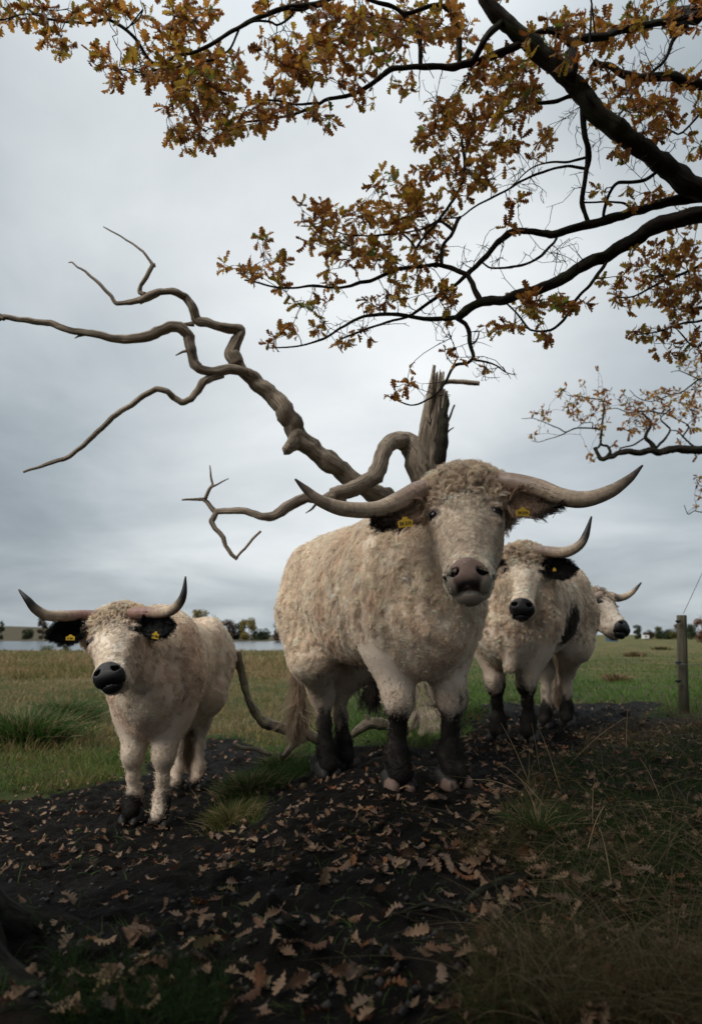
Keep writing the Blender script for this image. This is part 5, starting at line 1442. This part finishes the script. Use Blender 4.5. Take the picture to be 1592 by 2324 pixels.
fallen('grey broken branch lying on the grass under the bull', [(795, 1668, 5.2, 6), (815, 1652, 5.2, 9), (838, 1640, 5.2, 12), (860, 1643, 5.2, 12), (885, 1650, 5.2, 11)], 13, [[(838, 1640, 5.2, 8), (832, 1628, 5.2, 5), (828, 1622, 5.2, 3)]])
fallen('thin dark stick lying across the mud behind the cow', [(530, 1690, 5.1, 4), (560, 1699, 5.05, 5), (590, 1703, 5.0, 5), (612, 1712, 4.9, 4)], 23)
fallen('mossy fallen stick among the leaves on the dark grassy bank', [(1060, 2120, 2.0, 9), (1090, 2095, 2.07, 10), (1140, 2065, 2.14, 9), (1200, 2040, 2.2, 8), (1250, 2025, 2.25, 5)], 33, m='mossbark')
fallen('thin curved stem lying across the dark mud', [(905, 2160, 1.96, 3), (960, 2158, 1.96, 4), (1020, 2170, 1.94, 4), (1080, 2195, 1.9, 3)], 43, m='mossbark')

def fence():
    D = 7.5
    b = P(1548, 1600, D); b[2] = gbase(b[0], b[1])
    root = empty('fence_post', b, label='weathered round wooden fence post beside the grassy bank', category='post')
    t = P(1542, 1396, D) + np.array([.015, 0, 0])
    p = np.array([b + [0, 0, -.2], b + (t - b) * .3, b + (t - b) * .6, b + (t - b) * .93, t - [0, 0, .006], t])
    v, f, a = tube(p, [.054, .053, .052, .050, .050, .046], 18, .04, 9, 3)
    obj('post', mesh_data('post', v - b, f, MAT['post'], True, a), root)
    for k, (y, s) in enumerate([(1410, .018), (1504, .022), (1545, .02)]):
        q = P(1534, y, D - .05) - b
        v, f, a = tube(np.array([q + [-.01, -.01, 0], q + [.0, -.03, .0], q + [.03, -.03, .004]]), [s * .7, s, s * .5], 8)
        obj('insulator', mesh_data('insulator', v, f, MAT['tag_ink'], True, a), root)
    def wire(label, a_, c_, sag):
        t_ = np.linspace(0, 1, 14)[:, None]
        p = a_ + (c_ - a_) * t_ - np.array([0, 0, 1]) * sag * 4 * t_ * (1 - t_)
        v, f, a = tube(p, np.full(14, .0028), 5)
        obj('fence_wire', mesh_data('fence_wire', v, f, MAT['wire'], True, a), None, label=label, category='wire')
    wire('thin fence wire running level from the wooden post', P(1530, 1506, D - .06), P(1760, 1500, 5.6), .02)
    wire('thin slanting stay wire rising from the top of the fence post', P(1549, 1393, D), TRUNK + np.array([-.1, .25, 4.9]), 0.0)
fence()

def far_tree(px, y0, y1, wpx, D, col, seed, label, conical=False, bare=.0, name='tree', cat='tree', n=2000):
    rg = np.random.default_rng(seed)
    b = P(px, y0, D); top = P(px, y1, D)[2]; w = wpx * D / F_ / 2
    b[2] = gbase(b[0], b[1]) - .2
    h = top - b[2]
    root = empty(name, b, label=label, category=cat, group='trees along the far bank and field' if cat == 'tree' else 'bushes at the water edge')
    tr, rr = catmull(np.array([[0, 0, 0], [.1 * w, 0, h * .3], [0, .1 * w, h * .6], [0, 0, h * .9]]), np.array([.05, .035, .025, .01]) * h * .4, 5)
    parts = [tube(tr, rr, 7, .1)]
    for _ in range(7):
        z = rg.uniform(.25, .7); a = rg.uniform(0, 6.28); e = np.array([math.cos(a) * w * .7, math.sin(a) * w * .7, h * min(z + .3, .95)])
        s = np.array([0, 0, h * z]); parts.append(tube(np.array([s, (s + e) / 2 + [0, 0, h * .03], e]), np.array([.018, .012, .004]) * h * .35, 5))
    v, f, a = merge(parts)
    obj('trunk', mesh_data('far_trunk', v, f, MAT['bark'], True, a), root)
    nb = 13
    bl = []
    for k in range(nb):
        a_ = rg.uniform(0, 6.28); z = rg.uniform(.06, .84) if cat == 'tree' else rg.uniform(.15, .8)
        sc = (1 - .75 * z) if conical else math.sqrt(max(.05, 1 - ((z - .55) / .55) ** 2))
        bl.append(([math.cos(a_) * w * sc * .6, math.sin(a_) * w * sc * .6, z * h], w * rg.uniform(.42, .66) * (.6 if conical else 1)))
    pos = []
    for (c, r) in bl:
        q = unit(rg.normal(size=(n // nb, 3))) * (rg.random((n // nb, 1)) ** .45) * r * np.array([1, 1, .8]); pos.append(q + c)
    pos = np.concatenate(pos); m = len(pos)
    x = unit(rg.normal(size=(m, 3))); nn = unit(rg.normal(size=(m, 3))); y = unit(np.cross(nn, x))
    s = (rg.uniform(.5, 1.2, m) * .075 * w * (1 - bare))[:, None] + .008 * h
    vv = np.stack([pos - x * s, pos + y * s * .7, pos + x * s, pos - y * s * .7], 1).reshape(-1, 3)
    ff = np.arange(m * 4).reshape(-1, 4)
    cc = np.array(col)[None] * rg.uniform(.55, 1.4, (m, 1))
    obj('crown', mesh_data('far_crown', vv, ff, MAT['far'], False, {'col': np.repeat(cc, 4, 0)}), root, kind='stuff')
olive, brown, dkgreen, ochre = (.10, .095, .035), (.085, .06, .042), (.04, .055, .028), (.20, .16, .055)
for k, a in enumerate([
    (2, 1445, 1402, 14, 240, dkgreen, 'dark tree at the picture edge on the far lake shore'),
    (62, 1445, 1424, 26, 245, dkgreen, 'low dark bush clump on the far lake shore, second from the edge'),
    (95, 1445, 1392, 22, 250, brown, 'slender brown tree on the far shore above the cow horn'),
    (120, 1445, 1415, 30, 248, olive, 'olive tree on the far shore beside the slender brown one'),
    (455, 1445, 1378, 46, 235, ochre, 'yellowish tree above the back of the lakeside cow'),
    (487, 1445, 1386, 34, 240, ochre, 'thin yellowish tree second behind the lakeside cow'),
    (515, 1445, 1405, 40, 232, brown, 'brown bushy tree behind the rump of the lakeside cow'),
    (538, 1445, 1412, 36, 236, dkgreen, 'dark rounded bush beside the big round tree'),
    (562, 1445, 1400, 38, 228, ochre, 'big round golden green tree on the far shore'),
    (590, 1446, 1430, 44, 230, dkgreen, 'low hedge like bush on the far shore'),
    (640, 1446, 1408, 38, 200, brown, 'reddish brown tree just beside the rump of the bull')]):
    far_tree(a[0], a[1], a[2], a[3], a[4], a[5], 300 + k, a[6])
for k, a in enumerate([
    (1447, 1446, 1414, 20, 260, dkgreen, 'lone upright green tree at the end of the far hedge'),
    (1470, 1446, 1426, 26, 250, brown, 'brown bush beside the lone green tree'),
    (1492, 1446, 1418, 20, 255, olive, 'small olive tree in the far hedge'),
    (1508, 1446, 1428, 40, 245, dkgreen, 'wide dark bush in the far hedge'),
    (1535, 1446, 1412, 34, 240, olive, 'taller olive tree just behind the fence post'),
    (1566, 1446, 1412, 30, 235, dkgreen, 'dark tree on the far field past the fence post'),
    (1594, 1447, 1388, 34, 150, (.15, .075, .045), 'reddish brown tree at the picture edge past the fence post')]):
    far_tree(a[0], a[1], a[2], a[3], a[4], a[5], 330 + k, a[6])
far_tree(107, 1486, 1462, 34, 72, (.10, .12, .06), 351, 'green bush at the near lake edge, left of two', n=520, name='bush', cat='bush')
far_tree(145, 1486, 1460, 30, 71, (.10, .11, .05), 352, 'green bush at the near lake edge beside the cow ear', n=520, name='bush', cat='bush')

def box(x0, x1, y0, y1, z0, z1):
    v = np.array([(x, y, z) for x in (x0, x1) for y in (y0, y1) for z in (z0, z1)], float)
    return v, np.array([(0, 1, 3, 2), (4, 6, 7, 5), (0, 4, 5, 1), (2, 3, 7, 6), (0, 2, 6, 4), (1, 5, 7, 3)]), {}
def shed():
    D = 170
    b = P(1387, 1445, D); b[2] = gbase(b[0], b[1])
    root = empty('field_shelter', b, label='small blue field shelter far off behind the profile cow', category='shelter')
    w, h = 21 * D / F_ / 2, .9
    v, f, a = box(-w, w, -1, 1, 0, h); obj('wall', mesh_data('shelter_wall', v, f, MAT['blue_shed'], False), root)
    v = np.array([(-w - .1, -1.2, h - .05), (w + .1, -1.2, h - .05), (w + .1, 0, h + .35), (-w - .1, 0, h + .35), (w + .1, 1.2, h - .05), (-w - .1, 1.2, h - .05)])
    obj('roof', mesh_data('shelter_roof', v, [np.array([(0, 1, 2, 3), (3, 2, 4, 5)]), np.array([(1, 4, 2), (0, 3, 5)])], MAT['blue_shed'], False), root)
    b = P(1463, 1443, 230); b[2] = gbase(b[0], b[1])
    r2 = empty('caravan', b, label='tiny white caravan parked before the far hedge', category='caravan')
    v, f, a = box(-.9, .9, -.8, .8, .35, 1.5); obj('body', mesh_data('caravan_body', v, f, MAT['white_sheet'], False), r2)
    v, f, a = box(-.5, .3, -.83, -.79, .8, 1.2); obj('window', mesh_data('caravan_window', v, f, MAT['blue_shed'], False), r2)
    for sx in (-.35, .35):
        an = np.linspace(0, 2 * np.pi, 12, endpoint=False)
        v, f, a = tube(np.array([[sx, -.85, .2], [sx, -.65, .2]]), [.2, .2], 12); obj('wheel', mesh_data('caravan_wheel', v, f, MAT['tag_ink']), r2)
shed()

# ------------------------------------------------------------------ grass
def blades(x, y, h, lean, col, rg, r, K=5, clump=None):
    n = len(x)
    z = gz(x, y)
    b = np.stack([x, y, z - .01], 1)
    a = rg.uniform(0, 2 * np.pi, n)
    d = np.stack([np.cos(a), np.sin(a), np.zeros(n)], 1)
    if clump is not None: d = unit(d * .5 + clump)
    s = np.linspace(0, 1, K)
    pts = b[:, None] + d[:, None] * (h * lean)[:, None, None] * (s ** 1.9)[None, :, None]
    pts[..., 2] += h[:, None] * (s - .28 * (lean[:, None] * s) ** 2)
    rad = r[:, None] * (1 - s ** 1.5 * .85)[None]
    return pts, rad, np.clip(col, .003, 1)
GREEN, GREEN2, OLIVE, TAN, STRAW = map(np.array, ((.035, .075, .012), (.06, .11, .02), (.11, .11, .03), (.22, .155, .07), (.36, .27, .15)))
def grass_fields():
    rg = np.random.default_rng(77)
    def region(n, px0, px1, py0, py1):
        """points spread over the ground seen between two picture heights"""
        u = rg.uniform(px0, px1, n); w = rg.uniform(py0, py1, n)
        d = np.stack([(u - W_ / 2) / F_, cp_ - (H_ / 2 - w) / F_ * sp_, sp_ + (H_ / 2 - w) / F_ * cp_], 1)
        zz = np.zeros(n)
        for _ in range(8):
            t = (zz - CAM_H) / d[:, 2]; q = d * t[:, None]; zz = gbase(q[:, 0], q[:, 1])
        return q[:, 0], q[:, 1]
    def field(name, x, y, hmin, hmax, mix, rk, lean=(.2, .9), label='', keep=None):
        m = mudmask(x, y)
        ok = m < (.42 if keep is None else keep)
        x, y = x[ok], y[ok]; n = len(x)
        patch = fbm2(x * .55, y * .55, 3, 61); p2 = fbm2(x * 2.6, y * 2.6, 2, 67)
        h = hmin + (hmax - hmin) * rg.random(n) ** 1.6 * (.55 + .6 * S(p2, -.4, .6))
        cols = mix(x, y, patch + .3 * rg.normal(size=n), p2, rg)
        dist = np.sqrt(x * x + y * y)
        A = blades(x, y, h, rg.uniform(lean[0], lean[1], n), cols * rg.uniform(.65, 1.35, (n, 1)), rg, rk * dist)
        return strands(name, *A, MAT['grass'], kind='stuff', label=label, category='grass')
    def lerp(stops, t):
        xs_ = [s[0] for s in stops]
        return np.stack([np.interp(t, xs_, [s[1][i] for s in stops]) for i in range(3)], 1)
    def mix_left(x, y, p, p2, rg):
        far = S(y, 5.2, 9.5)
        t = -.75 + 1.35 * far + .75 * p
        return lerp([(-1, GREEN), (-.4, GREEN2), (.1, OLIVE), (.6, TAN), (1.2, STRAW * .75)], t)
    def mix_right(x, y, p, p2, rg):
        far = S(y, 6.5, 30)
        t = -.85 + .75 * far + .6 * p + .9 * S(y, 40, 75)
        return lerp([(-1, GREEN2 * .9), (-.4, GREEN2 * 1.15), (.1, OLIVE), (.6, TAN), (1.2, STRAW * .7)], t)
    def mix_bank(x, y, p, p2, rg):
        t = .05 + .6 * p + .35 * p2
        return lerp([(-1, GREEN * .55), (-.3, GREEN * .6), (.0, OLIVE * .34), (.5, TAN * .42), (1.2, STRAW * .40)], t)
    x, y = region(30000, -260, 760, 1482, 1800)
    field('meadow_grass', x, y, .03, .15, mix_left, .00052)
    x, y = region(11000, -260, 760, 1476, 1540)
    field('marsh_grass', x, y, .12, .34, mix_left, .00050)
    x, y = region(21000, 1000, 2000, 1448, 1620)
    field('pasture_grass', x, y, .02, .13, mix_right, .00055)
    x, y = region(5000, 700, 1120, 1560, 1720)
    field('meadow_grass', x, y, .03, .15, mix_right, .0006)
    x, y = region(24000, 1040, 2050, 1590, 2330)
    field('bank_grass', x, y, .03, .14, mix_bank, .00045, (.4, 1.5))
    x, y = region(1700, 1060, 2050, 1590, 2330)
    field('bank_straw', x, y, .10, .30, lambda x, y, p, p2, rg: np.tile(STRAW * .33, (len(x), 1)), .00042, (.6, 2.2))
    x, y = region(5000, 440, 700, 1700, 1900)
    field('verge_grass', x, y, .03, .13, lambda x, y, p, p2, rg: .6 * lerp([(-1, GREEN), (0, GREEN2), (.6, OLIVE), (1, TAN)], p - .1), .0005, (.3, 1.2))
    x, y = region(700, 0, 1100, 1800, 2330)
    field('mud_grass', x, y, .02, .08, lambda x, y, p, p2, rg: lerp([(-1, GREEN), (.3, GREEN2), (1, TAN)], p), .0005, (.3, 1.6), keep=2)
    x, y = region(1500, 120, 520, 2190, 2330)
    field('mud_grass', x, y, .03, .12, lambda x, y, p, p2, rg: np.tile(GREEN * .4, (len(x), 1)), .0005, (.3, 1.2), keep=2)
    # tussocks one can pick out
    def tussock(px, py, spread, h, n, col, label, D=None):
        q = G(px, py)
        a = rg.uniform(0, 6.28, n); rr = np.abs(rg.normal(0, .45, n)) * spread
        x = q[0] + np.cos(a) * rr; y = q[1] + np.sin(a) * rr
        out = np.stack([np.cos(a), np.sin(a), 0 * a], 1)
        hh = h * rg.uniform(.5, 1.1, n)
        dist = math.hypot(q[0], q[1])
        c = np.array(col)[None] * rg.uniform(.5, 1.4, (n, 1))
        st_ = rg.random(n) < .22; c[st_] = STRAW * .7
        A = blades(x, y, hh, rg.uniform(.3, 1.3, n), c, rg, np.full(n, .00055 * dist), 6, out)
        strands('grass_tussock', *A, MAT['grass'], label=label, category='grass tussock', group='grass tussocks')
    tussock(60, 1690, .55, .42, 1800, GREEN * 1.1, 'big dark rushy tussock at the picture edge beside the lakeside cow')
    tussock(150, 1640, .45, .34, 1300, GREEN * 1.1 + .01, 'dark tussock between the edge tussock and the lakeside cow')
    tussock(560, 1805, .22, .15, 1000, GREEN2 * .6, 'green tussock on the mud between the two nearest animals')
    tussock(640, 1740, .18, .15, 700, GREEN2 * .55, 'tussock by the fallen stick near the bull hind hooves')
    tussock(520, 1870, .15, .12, 500, OLIVE * .8, 'small flattened tussock on the mud in front of the lakeside cow')
    tussock(1440, 1490, .5, .35, 500, TAN * .6, 'brown rush clump in the pasture behind the profile cow')
    tussock(1500, 1475, .9, .4, 600, OLIVE * .5, 'dark rush clump in the pasture before the fence post')
    tussock(1400, 1545, .3, .2, 400, TAN * .6, 'brown tussock in the green pasture near the hind legs of a cow')
    tussock(1220, 1905, .13, .14, 180, GREEN2 * .6, 'green tuft on the leafy bank with long straw stalks')
    # long straw stalks standing up from the bank
    st = [(1205, 1790, 1135, 1640), (1225, 1760, 1205, 1640), (1270, 1800, 1220, 1650), (1290, 1740, 1420, 1628), (1250, 1860, 1130, 1730), (1180, 1800, 1060, 1770), (1330, 1950, 1370, 1830), (1345, 1900, 1345, 1790), (1230, 1890, 1180, 1770), (1390, 2030, 1360, 1880), (1500, 1820, 1450, 1720), (1420, 1700, 1423, 1610)]
    pts = []
    for (x0, y0, x1, y1) in st:
        q = G(x0, y0); q[2] = gz(q[0], q[1])
        e = P(x1, y1, q[1] - .03)
        t = np.linspace(0, 1, 7)[:, None]
        pts.append(q + (e - q) * t + np.array([0, 0, 1]) * .02 * np.sin(t * 3.1))
    strands('straw_stalks', np.array(pts), np.linspace(.0016, .0008, 7)[None] * np.ones((len(pts), 1)), np.tile(STRAW, (len(pts), 1)), MAT['grass'], kind='stuff', label='long pale straw stalks on the bank', category='grass')
grass_fields()

# ------------------------------------------------------------------ fallen leaves
def fallen_leaves():
    rg = np.random.default_rng(55)
    cols = np.array([(.22, .135, .082), (.15, .082, .047), (.26, .17, .105), (.09, .045, .026), (.17, .07, .028), (.21, .155, .075), (.065, .042, .03), (.20, .135, .095)])
    u, w = [], []
    def add(n, x0, x1, y0, y1): u.append(rg.uniform(x0, x1, n)); w.append(rg.uniform(y0, y1, n))
    add(1100, -40, 1130, 1760, 1980)
    add(330, -40, 1130, 1940, 2330)
    add(240, 1080, 1640, 1900, 2330)
    add(300, 1080, 1640, 1720, 1920)
    add(700, 1060, 1520, 1590, 1720)
    add(260, -40, 760, 1640, 1800)
    add(420, 380, 1150, 1640, 1800)
    add(110, 1050, 1640, 1500, 1600)
    add(1000, 1080, 1980, 1620, 2150)
    add(120, 1640, 1980, 2000, 2330)
    add(160, -300, -40, 1790, 2330)
    u, w = np.concatenate(u), np.concatenate(w); n = len(u)
    d = np.stack([(u - W_ / 2) / F_, cp_ - (H_ / 2 - w) / F_ * sp_, sp_ + (H_ / 2 - w) / F_ * cp_], 1)
    zz = np.zeros(n)
    for _ in range(8):
        t = (zz - CAM_H) / d[:, 2]; q = d * t[:, None]; zz = gbase(q[:, 0], q[:, 1])
    x, y = q[:, 0], q[:, 1]
    cl = fbm2(x * 3, y * 3, 2, 71)
    ok = (rg.random(n) < .55 + .8 * cl)
    ok |= rg.random(n) < .35
    x, y = x[ok], y[ok]; n = len(x)
    z = gz(x, y)
    size = rg.uniform(.028, .066, n) * np.where(rg.random(n) < .10, 1.25, 1)
    a = rg.uniform(0, 2 * np.pi, n)
    e = .05
    gxn = -(gz(x + e, y) - gz(x - e, y)) / (2 * e); gyn = -(gz(x, y + e) - gz(x, y - e)) / (2 * e)
    nrm = unit(np.stack([gxn * .7, gyn * .7, np.ones(n)], 1) + rg.normal(0, .38, (n, 3)))
    xd = np.stack([np.cos(a), np.sin(a), rg.normal(0, .15, n)], 1); xd = unit(xd - nrm * (xd * nrm).sum(1, keepdims=True))
    pos = np.stack([x, y, z + .012 + .1 * size], 1) - xd * size[:, None] * .5
    ci = rg.choice(8, n, p=np.array([5, 4, 5, 3, 1.6, 1, 2, 4]) / 25.6)
    col = cols[ci] * rg.uniform(.55, 1.05, (n, 1))
    kinds = rg.integers(0, 3, n)
    dist = np.sqrt(x * x + y * y)
    inv = np.abs(x / y) < .53
    sc = np.where(inv, size / dist, 0)
    # in view and not hidden: the largest 280 as objects
    idx = np.argsort(-sc)[:280]; m = np.zeros(n, bool); m[idx] = True
    hues = ['tan', 'brown', 'pale tan', 'dark brown', 'orange brown', 'yellowish', 'dull brown', 'pale pinkish tan']
    mud = mudmask(x, y)
    places = ['in the grass of the dark bank', 'on mud before the bull hooves', 'on mud by the lakeside cow', 'near the mossy corner trunk',
              'along the bottom of the picture', 'in the middle of the trampled mud', 'on mud below the bank']
    place = np.full(n, 5)
    place[y < 2.05] = 4; place[(x < -.55) & (y < 2.6)] = 3; place[(x < -.6) & (y >= 2.6)] = 2; place[(x > .0) & (y > 2.7)] = 1; place[(x > .35) & (y <= 2.7)] = 6
    place[mud < .5] = 0
    for c in range(8):
        for plc in range(7):
          for big in (True, False):
            k = m & (ci == c) & (place == plc) & ((size > .055) == big)
            if not k.any(): continue
            lab = f"{'large' if big else 'small'} {hues[c]} fallen oak leaf {places[plc]}"
            leaf_objects('fallen_leaf', pos[k], xd[k], nrm[k], size[k], col[k], kinds[k], MAT['dry_leaf'], None,
                         props=dict(label=lab, category='fallen leaf', group=lab.replace('leaf', 'leaves')))
    r_ = ~m
    v, f, at = scatter_leaves(pos[r_], xd[r_], nrm[r_], size[r_], col[r_], kinds[r_], rg)
    obj('fallen_leaves', mesh_data('fallen_leaves', v, f, MAT['dry_leaf'], True, at), kind='stuff', label='carpet of small dry oak leaves over mud and grass', category='fallen leaves')
    # loose crumbs of mud and bits of twig
    nb = 600
    u = rg.uniform(-40, 1150, nb); w = rg.uniform(1740, 2330, nb)
    d = np.stack([(u - W_ / 2) / F_, cp_ - (H_ / 2 - w) / F_ * sp_, sp_ + (H_ / 2 - w) / F_ * cp_], 1)
    t = (0 - CAM_H) / d[:, 2]; q = d * t[:, None]
    ok = mudmask(q[:, 0], q[:, 1]) > .5; q = q[ok]; nb = len(q)
    z = gz(q[:, 0], q[:, 1]); r = rg.uniform(.004, .013, nb)
    o8 = np.array([(1, 0, 0), (0, 1, 0), (-1, 0, 0), (0, -1, 0), (0, 0, .8), (0, 0, -.8)], float)
    of = np.array([(0, 1, 4), (1, 2, 4), (2, 3, 4), (3, 0, 4), (1, 0, 5), (2, 1, 5), (3, 2, 5), (0, 3, 5)])
    vv = np.stack([q[:, 0], q[:, 1], z + r * .3], 1)[:, None] + o8[None] * r[:, None, None] * rg.uniform(.6, 1.4, (nb, 6, 1))
    ff = (of[None] + (np.arange(nb) * 6)[:, None, None]).reshape(-1, 3)
    obj('mud_crumbs', mesh_data('mud_crumbs', vv.reshape(-1, 3), ff, MAT['mudclod'], True), kind='stuff', label='loose crumbs of dark mud', category='mud')
def m_clod():
    m, nt, b = mat('mud_clod')
    t = nd(nt, 'ShaderNodeTexNoise', {'Scale': 60.0, 'Detail': 4.0})
    nt.links.new(ramp(nt, t.outputs[0], [(.3, (.007, .006, .0055)), (.75, (.028, .024, .02))]), b.inputs['Base Color'])
    b.inputs['Roughness'].default_value = .8
    return m
MAT['mudclod'] = m_clod()
fallen_leaves()
